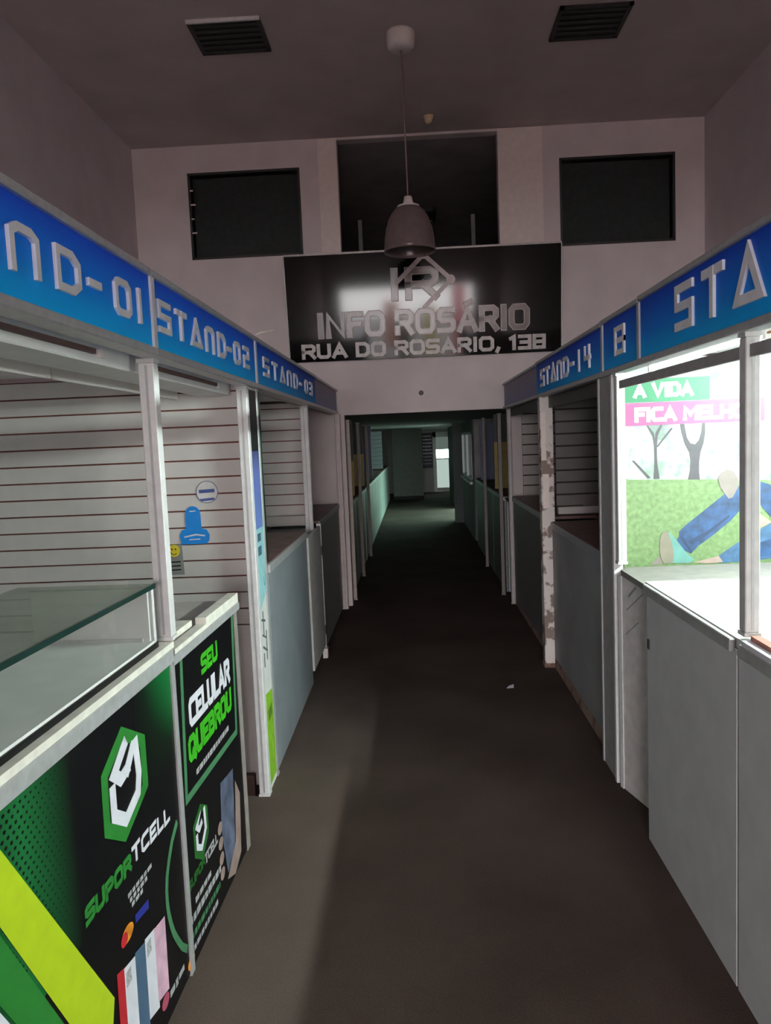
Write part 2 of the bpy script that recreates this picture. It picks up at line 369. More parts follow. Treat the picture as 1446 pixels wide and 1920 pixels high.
for k, h in enumerate(holes[:2]):
    w = thing('window_%d' % (k+1), ['dark upper window left of the hanging lamp', 'dark upper window on the right above the sign'][k], None, ((h[0]+h[1])/2, BACK, h[2]), kind='structure')
    t = .022
    boxes('window_frame', [(h[0], h[1], BACK-.008, BACK+.05, h[2], h[2]+t), (h[0], h[1], BACK-.008, BACK+.05, h[3]-t, h[3]),
                           (h[0], h[0]+t, BACK-.008, BACK+.05, h[2], h[3]), (h[1]-t, h[1], BACK-.008, BACK+.05, h[2], h[3])], vent_m, w)
    box('pane', h[0]+t, h[1]-t, BACK+.03, BACK+.036, h[2]+t, h[3]-t, darkgl_m, w)
    box('blind', h[0]+t, h[1]-t, BACK+.11, BACK+.12, h[2]+t, h[3]-t, mat('window_blind_dark', (.30, .31, .31), .7), w)
    if k == 0:
        for i in range(4):
            box('paint_drip', h[0]+.02, h[0]+.05+.02*(i % 2), BACK-.012, BACK-.008, h[3]-.18-.14*i, h[3]-.165-.14*i, trim_m, w)
# room behind the upper opening
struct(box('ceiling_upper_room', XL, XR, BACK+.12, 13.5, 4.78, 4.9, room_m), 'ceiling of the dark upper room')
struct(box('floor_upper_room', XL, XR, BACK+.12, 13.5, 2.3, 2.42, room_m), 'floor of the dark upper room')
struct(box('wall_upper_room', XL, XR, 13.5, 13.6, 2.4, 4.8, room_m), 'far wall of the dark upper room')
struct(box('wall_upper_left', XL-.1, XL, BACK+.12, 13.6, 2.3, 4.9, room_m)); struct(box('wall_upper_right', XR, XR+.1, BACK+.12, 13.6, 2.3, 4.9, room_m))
for x, lb in ((-.52, 'slim dark upright left inside the upper opening'), (.78, 'slim grey upright right inside the upper opening')):
    p = thing('upper_post', lb, 'post', (x, 9.2, 2.42), 'uprights in the upper room')
    box('shaft', x-.022, x+.022, 9.18, 9.22, 2.46, 4.28, mat('upper_post_grey', (.22, .22, .22), .6), p); box('foot_plate', x-.06, x+.06, 9.14, 9.26, 2.42, 2.46, vent_m, p)
v = thing('ceiling_vent', 'black vent in the ceiling of the dark upper room', 'vent', (.1, 10.9, 4.78))
boxes('frame', [(-.12, .42, 10.6, 10.64, 4.74, 4.78), (-.12, .42, 11.1, 11.14, 4.74, 4.78), (-.12, -.08, 10.6, 11.14, 4.74, 4.78), (.38, .42, 10.6, 11.14, 4.74, 4.78)], vent_m, v)
box('grille', -.08, .38, 10.64, 11.1, 4.76, 4.78, dark_m, v)
# tunnel-like aisle beyond the back wall
CX0, CX1, CEND = -2.3, 2.4, 25.3
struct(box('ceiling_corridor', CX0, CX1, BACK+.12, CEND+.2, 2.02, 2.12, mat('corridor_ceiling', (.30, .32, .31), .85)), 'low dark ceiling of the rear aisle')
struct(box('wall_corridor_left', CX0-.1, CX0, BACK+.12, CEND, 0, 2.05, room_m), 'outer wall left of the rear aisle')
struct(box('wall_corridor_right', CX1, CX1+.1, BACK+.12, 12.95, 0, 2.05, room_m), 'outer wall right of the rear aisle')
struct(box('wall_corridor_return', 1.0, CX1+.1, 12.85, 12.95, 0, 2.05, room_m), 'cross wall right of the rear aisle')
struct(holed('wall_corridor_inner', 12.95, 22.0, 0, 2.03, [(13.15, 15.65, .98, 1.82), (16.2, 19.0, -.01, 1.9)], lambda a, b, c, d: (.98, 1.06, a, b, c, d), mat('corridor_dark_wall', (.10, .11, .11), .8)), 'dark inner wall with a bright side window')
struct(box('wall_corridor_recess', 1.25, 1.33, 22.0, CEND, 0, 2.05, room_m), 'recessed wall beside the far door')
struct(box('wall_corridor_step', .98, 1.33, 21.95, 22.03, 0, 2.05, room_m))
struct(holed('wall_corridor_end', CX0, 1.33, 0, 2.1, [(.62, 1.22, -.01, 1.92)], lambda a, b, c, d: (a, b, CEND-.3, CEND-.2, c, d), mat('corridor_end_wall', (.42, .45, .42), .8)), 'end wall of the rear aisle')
w = thing('window_3', 'bright mint side window in the rear aisle', None, (1.02, 14.4, .98), kind='structure')
boxes('window_frame', [(.97, 1.07, 13.15, 15.65, .98, 1.02), (.97, 1.07, 13.15, 15.65, 1.78, 1.82), (.97, 1.07, 13.15, 13.2, .98, 1.82), (.97, 1.07, 15.6, 15.65, .98, 1.82), (.97, 1.07, 14.4, 14.45, .98, 1.82)], greyal_m, w)
box('pane', 1.01, 1.016, 13.2, 14.4, 1.02, 1.78, mint_gl, w); box('pane', 1.01, 1.016, 14.45, 15.6, 1.02, 1.78, mint_gl, w)
w = thing('door_2', 'glazed side door hidden behind the dark pillar', None, (1.02, 17.6, 0), kind='structure')
boxes('door_frame', [(.99, 1.05, 16.2, 16.26, 0, 1.9), (.99, 1.05, 18.94, 19.0, 0, 1.9), (.99, 1.05, 17.57, 17.63, 0, 1.9)], greyal_m, w)
GD = glass('side_door_glass', (.34, .45, .405), .04)
for a, b in ((16.26, 17.57), (17.63, 18.94)): box('pane', 1.01, 1.016, a, b, .02, 1.88, GD, w)
struct(box('wall_corridor_pillar', .80, .98, 15.75, 15.95, 0, 2.02, MATS['corridor_dark_wall']), 'dark pillar on the right of the rear aisle')
d = thing('door_1', 'bright glazed white door at the far end of the aisle', None, (.92, 25.05, 0), kind='structure')
boxes('door_frame', [(.62, .72, 24.98, 25.08, 0, 1.92), (1.17, 1.22, 24.98, 25.08, 0, 1.92), (.62, 1.22, 24.98, 25.08, 1.76, 1.92)], mat('far_door_white', (.85, .9, .88), .5), d)
box('upper_pane', .72, 1.17, 25.02, 25.03, 1.4, 1.76, glass('far_grey_pane', (.05, .057, .054), .03), d)
box('mid_pane', .72, 1.17, 25.02, 25.03, 1.08, 1.36, tint_gl, d)
box('lower_pane', .72, 1.17, 25.02, 25.03, .06, 1.04, glass('far_low_pane', (.10, .114, .108), .03), d)
boxes('glazing_bar', [(.72, 1.17, 25.0, 25.05, 1.36, 1.4), (.72, 1.17, 25.0, 25.05, 1.04, 1.08), (.72, 1.17, 25.0, 25.05, 0, .06)], mat('far_door_white', (.85, .9, .88)), d)
struct(box('wall_corridor_partition', -.62, .25, 22.3, 22.45, .06, 2.02, mat('partition_grey', (.20, .225, .205), .8)), 'grey partition closing half the rear aisle')
struct(box('baseboard_partition', -.62, .25, 22.28, 22.3, 0, .1, dark_m))
nb = thing('notice_board', 'black notice board with white writing beside the far door', 'board', (.45, 25.0, .9))
box('board', .27, .6, 24.96, 25.0, .78, 1.9, mat('notice_black', (.01, .012, .03), .5), nb)
frb = Frame((0, 24.96, 0), (1, 0, 0), (0, 0, 1), (0, -1, 0))
for i in range(9):
    b0 = 1.78-.11*i; w0 = .30+.02*(i % 3); pl = []
    x = .30
    while x < .56:
        l = random.uniform(.02, .05); pl.append([(x, b0), (x+l, b0), (x+l, b0+.045), (x, b0+.045)]); x += l+.018
    prism('writing_line', pl, frb, 0, .003, pwhite_m if i < 6 else pgrey_m, nb)
# street outside the entrance
struct(box('pavement', -14, 14, -40, -14, -.14, -.04, mat('pavement_grey', (.16, .16, .16), .8)), 'street pavement outside the entrance')
def reflection_banner(x0, x1, y, z0, z1, m, lb):  # banners added outside to put colour into the black sign's reflection
    t = thing('reflection_banner', lb, 'banner', ((x0+x1)/2, y, 0), 'banners added to colour the sign reflection')
    box('cloth', x0, x1, y-.01, y+.01, z0, z1, m, t)
    box('pole', x0-.03, x0, y-.015, y+.015, 0, z1+.05, greyal_m, t); box('foot', x0-.15, x0+.12, y-.15, y+.15, 0, .03, greyal_m, t)
def cloth(name, col):
    m = mat(name, col, .8); p = m.node_tree.nodes['Principled BSDF']
    return m
reflection_banner(-.85, -.35, -12, .6, 2.2, cloth('cloth_salmon', (.85, .42, .35)), 'salmon banner added left of the entrance centre to colour the sign reflection')
reflection_banner(.55, .95, -12, .3, 2.0, cloth('cloth_yellow', (.9, .80, .25)), 'yellow banner added right of the entrance centre to colour the sign reflection')
reflection_banner(1.55, 2.0, -12, .3, 2.6, cloth('cloth_red', (.80, .22, .25)), 'red banner added at the right of the entrance to colour the sign reflection')

# ------------------------------------------------------------------ ceiling fittings
def ceiling_vent(x0, x1, y0, y1, lb):
    v = thing('ceiling_vent', lb, 'vent', ((x0+x1)/2, (y0+y1)/2, CEIL), 'vents in the hall ceiling'); t = .03; z = CEIL-.018
    boxes('frame', [(x0, x1, y0, y0+t, z, CEIL), (x0, x1, y1-t, y1, z, CEIL), (x0, x0+t, y0, y1, z, CEIL), (x1-t, x1, y0, y1, z, CEIL)], vent_m, v)
    box('backing', x0+t, x1-t, y0+t, y1-t, CEIL-.004, CEIL, dark_m, v)
    s = None
    for i in range(5):
        yy = y0+t+.02+i*(y1-y0-2*t-.03)/5
        if s is None: s = box('louvre', x0+t, x1-t, yy, yy+.035, CEIL-.014, CEIL-.008, vent_m, v)
        else: copy_piece(s, dy=i*(y1-y0-2*t-.03)/5)
    return v
ceiling_vent(-1.52, -.985, 5.81, 6.28, 'square black ceiling vent to the left of the lamp')
box('trim_bar', -1.52, -.985, 5.795, 5.81, CEIL-.025, CEIL, alu_m, bpy.data.objects['ceiling_vent.001'])
ceiling_vent(1.175, 1.70, 5.92, 6.40, 'square black ceiling vent to the right of the lamp')
LX, LY = .02, 6.15
L_ = thing('pendant_lamp', 'bell-shaped smoked pendant lamp hanging on a long cord', 'lamp', (LX, LY, 3.13))
lathe('canopy', [(0, 0), (.105, 0), (.11, -.02), (.105, -.10), (.085, -.125), (.03, -.13), (0, -.13)], (LX, LY, CEIL), plast_m, L_)
tube('cord', [(LX, LY, CEIL-.12), (LX+.005, LY, 4.2), (LX+.01, LY, 3.59)], .006, cord_m, L_, 8)
lathe('cap', [(0, .07), (.03, .07), (.037, .03), (.045, .015), (.085, 0), (.09, -.015), (0, -.02)], (LX+.01, LY, 3.53), plast_m, L_)
lathe('shade', [(.085, 0), (.12, -.025), (.155, -.085), (.18, -.16), (.192, -.24), (.197, -.31), (.204, -.335), (.198, -.335), (.190, -.31), (.185, -.24), (.172, -.16), (.148, -.085), (.112, -.03), (.08, -.008)], (LX+.01, LY, 3.52), shade_m, L_, 48)
lathe('bulb', [(0, 0), (.025, 0), (.028, -.08), (.05, -.15), (.045, -.2), (0, -.23)], (LX+.01, LY, 3.51), mat('unlit_bulb', (.5, .45, .42), .2), L_, 20)
sn = thing('ceiling_sensor', 'small cream sensor on the ceiling behind the lamp', 'sensor', (.26, 7.7, CEIL))
lathe('base', [(0, 0), (.05, 0), (.05, -.02), (0, -.02)], (.26, 7.7, CEIL), bulb_m, sn, 20); lathe('dome', [(.04, -.02), (.038, -.05), (.02, -.07), (0, -.075)], (.26, 7.7, CEIL), bulb_m, sn, 20)
kn = thing('wall_fitting', 'small dark round fitting on the lintel under the sign', 'fitting', (.1, BACK-.03, 2.214))
frw = Frame((0, BACK, 0), (1, 0, 0), (0, 0, 1), (0, -1, 0))
prism('plate', [disc(frw, .1, 2.214, .042, .042)], frw, 0, .012, plast_m, kn); prism('hub', [disc(frw, .1, 2.214, .026, .026, 16)], frw, .012, .035, vent_m, kn)

# ------------------------------------------------------------------ the black sign on the back wall (leans out at the top)
SG = thing('hall_sign', 'glossy black sign with mirror-like face above the aisle opening', 'sign', (.15, BACK-.02, 2.55))
TILT = math.radians(6.3)
sv = Vector((0, -math.sin(TILT), math.cos(TILT))); sn_ = Vector((0, -math.cos(TILT), -math.sin(TILT)))
SF = Frame((.15, BACK-.06, 2.575), (1, 0, 0), sv, sn_)
SH = 1.045
prism('sign_panel', [[(-1.38, 0), (1.385, 0), (1.385, SH), (-1.38, SH)]], SF, -.03, 0, gloss_m, SG)
prism('top_rail', [[(-1.385, SH), (1.39, SH), (1.39, SH+.018), (-1.385, SH+.018)]], SF, -.03, .006, greyl_m, SG)
prism('side_rail', [[(-1.39, 0), (-1.38, 0), (-1.38, SH), (-1.39, SH)]], SF, -.03, .004, greyal_m, SG)
prism('side_rail', [[(1.385, 0), (1.395, 0), (1.395, SH), (1.385, SH)]], SF, -.03, .004, greyal_m, SG)
for a in (-1.2, 1.17): prism('stay', [[(a, SH-.08), (a+.03, SH-.08), (a+.03, SH-.05), (a, SH-.05)]], SF, -.19, -.03, vent_m, SG)
for pl in text_polys('RUA DO ROSARIO, 138', -1.24, 1.21, .045, .115, .036, gap=.3, space=.5):
    prism('letter', pl, SF, 0, .025, greyl_m, SG)
a0 = text_polys('INFO ROSÁRIO', -1.06, 1.04, .255, .20, .062, gap=.34, space=.42); a1 = text_polys('INFO ROSÁRIO', -1.06, 1.04,   .255, .20, .046, gap=.34, space=.42)
for p0, p1 in zip(a0, a1):
    o = prism('letter', p0, SF, 0, .012, edge_m, SG); prism('letter_face', p1, SF, .012, .016, film_m, o)
# emblem: letters I R inside a rounded diamond
dia = [(0.0, .50), (.27, .25), (0.0, 0.0), (-.27, .25)]
dc = (.02, .50)
em = []
for i in range(4):
    p, q = dia[i], dia[(i+1) % 4]
    if i in (0, 3, 1): em.append(seg((p[0]+dc[0], p[1]+dc[1]), (q[0]+dc[0], q[1]+dc[1]), .042))
em += [disc(SF, dc[0]+.265, dc[1]+.25, .045, .045, 16), disc(SF, dc[0], dc[1]+.49, .032, .032, 16)]
prism('emblem_diamond', em, SF, 0, .024, mat('emblem_pale', (.62, .53, .53), .35), SG)
for ch, x, w in (('I', -.31, .06), ('R', -.14, .27)):
    o = prism('emblem_letter', glyph(ch, x, .60, w, .25, .075), SF, 0, .016, edge_m, SG)
    prism('letter_face', glyph(ch, x, .60, w, .25, .058), SF, .016, .020, film_m, o)

# ------------------------------------------------------------------ stand fascias
LP, RP = -.78, .95
def fascia(side, y0, y1, z0, z1, label, letters, m=fasc_m, h=.082, zt=2.122, lw=.104, t=.019, d=.009, ends=(True, True)):
    s = -1 if side == 'L' else 1
    x = LP if side == 'L' else RP
    f = thing('stand_fascia', label, 'fascia', (x, (y0+y1)/2, z0), 'blue fascias over the stands')
    lo, hi = (x-.03, x) if side == 'L' else (x, x+.03)
    box('print_panel', lo, hi, y0, y1, z0+.02, z1-.02, m, f)
    e0, e1 = (x-.05, x+.014) if side == 'L' else (x-.014, x+.05)
    box('top_rail', e0, e1, y0, y1, z1-.022, z1, silver_m if side == 'L' else greyal_m, f, .004)
    box('bottom_rail', e0, e1, y0, y1, z0, z0+.026, silver_m if side == 'L' else greyal_m, f, .004)
    for k, yy in enumerate((y0, y1-.03)):
        if ends[k]: box('end_strip', lo-.004, hi+.008 if side == 'L' else hi, yy, yy+.03, z0+.026, z1-.022, alu_m if side == 'L' else greyal_m, f) if side == 'L' else box('end_strip', lo-.008, hi, yy, yy+.03, z0+.026, z1-.022, greyal_m, f)
    fr = Frame((x, 0, 0), (0, 1, 0), (0, 0, 1), (1, 0, 0)) if side == 'L' else Frame((x, 0, 0), (0, -1, 0), (0, 0, 1), (-1, 0, 0))
    for ch, a in letters:
        w = GF[ch][0]/.7*lw
        prism('letter', glyph(ch, a if side == 'L' else -a, zt, w, h, t, GF), fr, 0, d, letter_m, f)
    return f
FZ0, FZ1 = 2.032, 2.292
fascia('L', .82, 2.36, FZ0, FZ1, 'nearest blue fascia on the left lettered STAND-01', [('S', .94), ('T', 1.13), ('A', 1.32), ('N', 1.535), ('D', 1.735), ('-', 1.905), ('0', 2.075), ('1', 2.245)], ends=(False, False))
fascia('L', 2.36, 3.94, FZ0, FZ1, 'second blue fascia on the left lettered STAND-02', [('S', 2.425), ('T', 2.605), ('A', 2.785), ('N', 2.98), ('D', 3.165), ('-', 3.315), ('0', 3.45), ('2', 3.64)])
fascia('L', 3.94, 6.32, FZ0, FZ1, 'third blue fascia on the left lettered STAND-03', [(c, 4.12+.262*i) for i, c in enumerate('STAND-03')], lw=.14, ends=(False, False))
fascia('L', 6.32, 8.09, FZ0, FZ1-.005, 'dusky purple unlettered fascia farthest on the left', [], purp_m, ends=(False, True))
RZ0, RZ1 = 2.012, 2.292
fascia('R', .82, 3.27, RZ0, RZ1, 'nearest blue fascia on the right with large STAND letters', [('S', 2.815), ('T', 2.56), ('A', 2.305), ('N', 2.03), ('D', 1.77)], h=.128, zt=2.10, lw=.142, t=.03, ends=(False, False))
fascia('R', 3.27, 3.92, RZ0, RZ1-.006, 'short blue fascia piece on the right lettered 13', [('1', 3.66), ('3', 3.61)], h=.105, zt=2.10, lw=.11, t=.024, ends=(True, True))
fascia('R', 3.92, 5.95, RZ0, RZ1-.012, 'blue fascia on the right lettered STAND-14', [(c, 5.74-.215*i+(.05 if i == 7 else 0)) for i, c in enumerate('STAND-14')], h=.10, zt=2.095, lw=.13, t=.024, ends=(False, False))
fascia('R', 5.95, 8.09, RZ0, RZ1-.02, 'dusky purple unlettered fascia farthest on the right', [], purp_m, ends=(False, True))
wv = tag(tube('loose_wire', [(LP+.005, 3.93, 2.30), (LP+.03, 3.95, 2.315), (LP+.09, 4.0, 2.33)], .004, cream_m), 'short loose wire sticking out above the second left fascia', 'wire')

# ------------------------------------------------------------------ slat walls facing the entrance
def slat_wall(x0, x1, y, z0, z1, pitch, label, sm=slat_m, gm=groove_m, first=None, gap=.008):
    w = thing('slat_wall', label, 'slat wall', ((x0+x1)/2, y, z0), 'slat walls between the stands')
    box('groove_backing', x0, x1, y+.010, y+.02, z0, z1, gm, w)
    z = z0 if first is None else first; s = None; base = z
    if first is not None and first-gap > z0: box('lower_board', x0, x1, y, y+.010, z0, first-gap, sm, w)
    while z+pitch*.4 < z1:
        zt = min(z+pitch-gap, z1)
        if zt < z+pitch-gap-1e-4: box('slat', x0, x1, y, y+.010, z, zt, sm, w)
        elif s is None: s = box('slat', x0, x1, y, y+.010, z, zt, sm, w); base = z
        else: copy_piece(s, dz=z-base)
        z += pitch
    return w
slat_wall(-2.74, -.835, 3.76, .03, 2.10, .0825, 'cream slat wall behind the glass case with stickers on it', first=.865)
slat_wall(-2.74, -.85, 6.02, 1.19, 2.06, .0835, 'slat wall of the third stand on the left')
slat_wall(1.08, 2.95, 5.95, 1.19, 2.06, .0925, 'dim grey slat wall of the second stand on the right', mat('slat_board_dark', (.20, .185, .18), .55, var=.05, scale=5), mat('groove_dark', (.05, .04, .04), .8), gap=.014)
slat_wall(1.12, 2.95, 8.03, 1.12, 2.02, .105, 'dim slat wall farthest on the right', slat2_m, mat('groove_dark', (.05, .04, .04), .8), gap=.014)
tag(box('plinth_block', -.98, -.86, 3.70, 3.75, 0, .10, base_m, bevel=.004), 'dark red block on the floor under the cream slat wall', 'block')
# stickers
fs = Frame((0, 3.76, 0), (1, 0, 0), (0, 0, 1), (0, -1, 0))
st = thing('round_sticker', 'round white sticker with blue writing on the slat wall', 'sticker', (-1.02, 3.755, 1.525))
prism('sticker_disc', [disc(fs, -1.022, 1.53, .055, .055, 32)], fs, .001, .002, mat('sticker_pale', (.72, .70, .70), .4), st)
ring = []
for i in range(32):
    a, b = 2*math.pi*i/32, 2*math.pi*(i+1)/32
    ring.append([(-1.022+r*math.cos(t), 1.53+r*math.sin(t)) for r, t in ((.055, a), (.055, b), (.052, b), (.052, a))])
prism('blue_rim', ring, fs, .002, .003, pblue_m, st)
prism('print_line', [[(-1.062, 1.525), (-.985, 1.528), (-.985, 1.545), (-1.062, 1.542)], [(-1.055, 1.485), (-.985, 1.490), (-.99, 1.502), (-1.06, 1.497)]], fs, .002, .003, mat('sticker_navy', (.06, .09, .30), .4), st)
bs = thing('blue_sticker', 'bright blue payment sticker with rounded head on the slat wall', 'sticker', (-1.1, 3.755, 1.30))
body = [(-1.165, 1.275), (-1.04, 1.275), (-1.025, 1.29), (-1.022, 1.32), (-1.035, 1.345), (-1.06, 1.352), (-1.062, 1.42)] + [(-1.10+.038*math.cos(t), 1.425+.038*math.sin(t)) for t in [math.pi*i/10 for i in range(1, 10)]] + [(-1.138, 1.42), (-1.138, 1.352), (-1.16, 1.345), (-1.172, 1.32)]
prism('sticker_sheet', [body], fs, .001, .003, skyblue_m, bs)
prism('print_mark', [[(-1.15, 1.308), (-1.09, 1.318), (-1.045, 1.312), (-1.045, 1.318), (-1.09, 1.326), (-1.15, 1.314)], [(-1.125, 1.295), (-1.07, 1.297), (-1.07, 1.302), (-1.125, 1.30)], [(-1.115, 1.435), (-1.085, 1.437), (-1.085, 1.441), (-1.115, 1.44)]], fs, .003, .004, pwhite_m, bs)
cd = thing('smiley_card', 'grey card with a yellow smiley beside the stand post', 'card', (-1.22, 3.755, 1.17))
prism('card_sheet', [[(-1.27, 1.125), (-1.16, 1.125), (-1.165, 1.275), (-1.27, 1.275)]], fs, .001, .003, card_m, cd)
prism('smiley_face', [disc(fs, -1.205, 1.245, .03, .03, 24)], fs, .0032, .0045, smile_m, cd)
prism('smiley_features', [disc(fs, -1.214, 1.253, .003, .005, 8), disc(fs, -1.196, 1.253, .003, .005, 8)] + [seg((-1.205+.017*math.cos(a), 1.243+.017*math.sin(a)), (-1.205+.017*math.cos(a+.5), 1.243+.017*math.sin(a+.5)), .003) for a in (3.5, 4.0, 4.5, 5.0)], fs, .0045, .0055, black_m, cd)
prism('print_line', [[(-1.245, 1.185-.02*i), (-1.175, 1.187-.02*i), (-1.175, 1.193-.02*i), (-1.245, 1.191-.02*i)] for i in range(3)], fs, .003, .004, black_m, cd)

# near side walls of the first stands, unseen, added to block entrance light
tag(box('shading_side_wall', -2.74, -.83, .76, .80, 0, 2.12, white_m), 'unseen white side wall added to shade the first left stand', 'panel')
tag(box('shading_side_wall', 1.0, 2.98, .76, .80, 0, 2.10, white_m), 'unseen white side wall added to keep entrance light off the lit stand', 'panel')
# ------------------------------------------------------------------ posts
def post(x0, x1, y0, y1, z0, z1, label, m=alu_m, foot=True, groove=True):
    p = thing('stand_post', label, 'post', ((x0+x1)/2, (y0+y1)/2, z0), 'aluminium posts of the stands')
    box('shaft', x0, x1, y0, y1, z0+.012, z1-.012, m, p, .003)
    box('end_cap', x0-.003, x1+.003, y0-.003, y1+.003, z1-.012, z1, m, p); box('end_cap', x0-.003, x1+.003, y0-.003, y1+.003, z0, z0+.012, m, p)
    if groove:
        xm = (x0+x1)/2; ym = (y0+y1)/2
        box('slot', xm-.004, xm+.004, y0-.0012, y0, z0+.02, z1-.02, greyal_m, p)
    return p
post(-.85, -.80, 2.415, 2.46, 1.134, FZ0, 'white post between the first two left stands above the counter')
post(-.835, -.785, 3.69, 3.74, 0, FZ0, 'tall white post at the end of the cream slat wall')
post(-.835, -.785, 3.925, 3.965, 0, FZ0, 'grey post between the striped banner and the third left stand', greyal_m)
post(-.86, -.80, 5.93, 5.98, 1.02, FZ0, 'white post at the slat wall of the third left stand')
post(-.80, -.745, 7.95, 8.0, 0, FZ0, 'white post at the left edge of the aisle opening', mat('post_pinkish', (.62, .53, .51), .5))
post(.957, 1.0, 2.275, 2.32, 1.125, RZ0, 'white post beside the lit poster on the right', mat('post_mid_white', (.56, .55, .55), .5))
post(.957, .997, 3.69, 3.735, 1.11, RZ0, 'lit white post at the left edge of the park poster', mat('post_mid_white', (.56, .55, .55), .5))
post(.955, 1.0, 7.93, 7.99, 0, RZ0, 'slim post at the right edge of the aisle opening', mat('post_dull', (.34, .30, .30), .5))
pp = thing('peeling_pillar', 'white pillar with peeling paint on the right of the aisle', 'pillar', (1.0, 5.8, 0))
box('shaft', .925, 1.02, 5.70, 5.80, .03, RZ0, peel_m, pp, .004); box('foot', .92, 1.025, 5.695, 5.805, 0, .03, grime_m, pp)
box('paint_flake', .93, .965, 5.692, 5.70, 1.55, 1.9, trim_m, pp); box('paint_flake', .935, .98, 5.693, 5.70, 1.2, 1.45, trim_m, pp)

# striped banner panel facing the aisle on the left
bn = thing('striped_banner', 'narrow tall banner in violet, cyan and green beside the white post', 'banner', (-.80, 3.83, 0))
fb = Frame((-.79, 0, 0), (0, 1, 0), (0, 0, 1), (1, 0, 0))
box('backing_board', -.815, -.79, 3.746, 3.919, 0, FZ0, white_m, bn)
def strip(n, z0, z1, m, za=0, zb=0): return prism(n, [[(3.746, z0), (3.919, z0+za), (3.919, z1+zb), (3.746, z1)]], fb, 0, .002, m, bn)
strip('dark_band', 1.72, 2.02, black_m); strip('violet_band', 1.335, 1.72, violet_m, zb=0); strip('cyan_band', .93, 1.335, cyan_m, za=.07)
strip('green_band', .03, .50, leaf_m, za=0, zb=-.02)
prism('print_block', [[(3.77, 1.27), (3.85, 1.27), (3.85, 1.31), (3.77, 1.31)], [(3.77, 1.20), (3.85, 1.20), (3.85, 1.245), (3.77, 1.245)]], fb, .002, .003, pblue_m, bn)
prism('print_block', [[(3.79, .35), (3.89, .36), (3.88, .42), (3.79, .40)]], fb, .002, .003, mat('leaf_dark', (.10, .2, .02), .5), bn)
prism('scribble', [seg((3.76, .88), (3.84, .86), .012), seg((3.80, .91), (3.80, .80), .012), seg((3.77, .80), (3.85, .77), .01), seg((3.77, .74), (3.86, .70), .012), seg((3.86, .80), (3.85, .66), .01), seg((3.78, .70), (3.78, .64), .012)], fb, 0, .002, mat('marker_dark', (.10, .10, .11), .6), bn)
prism('scribble', [seg((3.86, 1.08), (3.87, 1.04), .008), seg((3.87, 1.04), (3.90, 1.04), .008), seg((3.90, 1.04), (3.91, 1.09), .008)], fb, .002, .003, mat('letter_teal', (.10, .35, .42), .5), bn)

# ------------------------------------------------------------------ left stands: ceiling boards, lamp trays
t = thing('stand_ceiling', 'pale ceiling boards of the first two left stands', 'ceiling board', (-1.7, 2.3, 2.12))
box('board', -2.74, -.86, .82, 2.36, 2.12, 2.135, white_m, t); box('board', -2.74, -.86, 2.37, 3.75, 2.12, 2.135, white_m, t)
for y0, y1, lb in ((.82, 2.43, 'pale lamp tray under the first left fascia'), (2.44, 3.755, 'pale lamp tray under the second left fascia')):
    t = thing('lamp_tray', lb, 'lamp tray', (-.93, (y0+y1)/2, 2.0), 'lamp trays under the left fascias')
    box('tray_body', -1.03, -.875, y0, y1, 1.995, 2.09, white_m, t, .004)
    box('lower_lip', -1.14, -1.03, y0, y1, 2.03, 2.045, slat_m, t); box('back_fin', -1.15, -1.135, y0, y1, 1.985, 2.06, slat_m, t)
    box('holder', -.875, -.862, y1-.27, y1-.23, 2.012, 2.034, plast_m, t)
    box('dark_channel', -.872, -.862, y0+.2, y1-.3, 2.018, 2.032, base_m, t)
t = thing('stand_ceiling', 'ceiling board of the third left stand', 'ceiling board', (-1.7, 5, 2.08)); box('board', -2.74, -.83, 3.97, 6.0, 2.08, 2.095, white_m, t); box('edge_strip', -.86, -.84, 3.97, 6.0, 2.03, 2.08, slat_m, t)
t = thing('stand_ceiling', 'ceiling board of the farthest left stand', 'ceiling board', (-1.7, 7, 2.08)); box('board', -2.74, -.83, 6.05, 8.08, 2.08, 2.095, slat2_m, t); box('edge_strip', -.86, -.84, 6.05, 8.08, 2.03, 2.08, slat2_m, t)

# ------------------------------------------------------------------ left counter with poster panels (slightly askew to the aisle)
ct = thing('poster_counter', 'long counter with black and green poster front on the left', 'counter', (-.80, 2.3, 0))
ANG = math.radians(1.55)
PC = Frame((-.806, 2.4, 0), (math.sin(ANG), math.cos(ANG), 0), (0, 0, 1), (math.cos(ANG), -math.sin(ANG), 0))   # a: along the aisle, b: up, c: towards the aisle
YO = 2.4
def shifted(pl):
    o = Poly([(a-YO, b) for a, b in pl])
    if isinstance(pl, Poly): o.lvl = pl.lvl; return o
    return list(o)
def pp_(name, polys, c0, c1, m, par): return prism(name, [shifted(pl) for pl in polys], PC, c0, c1, m, par)
R = lambda a0, a1, b0, b1: [[(a0, b0), (a1, b0), (a1, b1), (a0, b1)]]
pp_('carcass', R(.85, 3.19, 0.02, 1.05), -.45, -.02, white_m, ct)
front1 = pp_('poster_panel', R(.85, 2.385, .012, 1.075), -.02, 0, black_m, ct)
front2 = pp_('poster_panel', R(2.42, 3.17, .012, 1.06), -.02, 0, black_m, ct)
pp_('joint_strip', R(2.385, 2.42, .005, 1.085), -.02, .006, greyal_m, ct)
pp_('clear_edge_strip', R(3.17, 3.215, .005, 1.05), -.02, .004, mat('clear_plastic_edge', (.34, .31, .29), .2), ct)
pp_('front_rail', R(.85, 2.40, 1.07, 1.112), -.03, .012, silver_m, ct); pp_('front_rail', R(2.40, 3.235, 1.055, 1.085), -.03, .012, silver_m, ct)
pp_('edge_strip', R(.85, 2.42, 1.112, 1.132), -.04, .008, cream_m, ct)
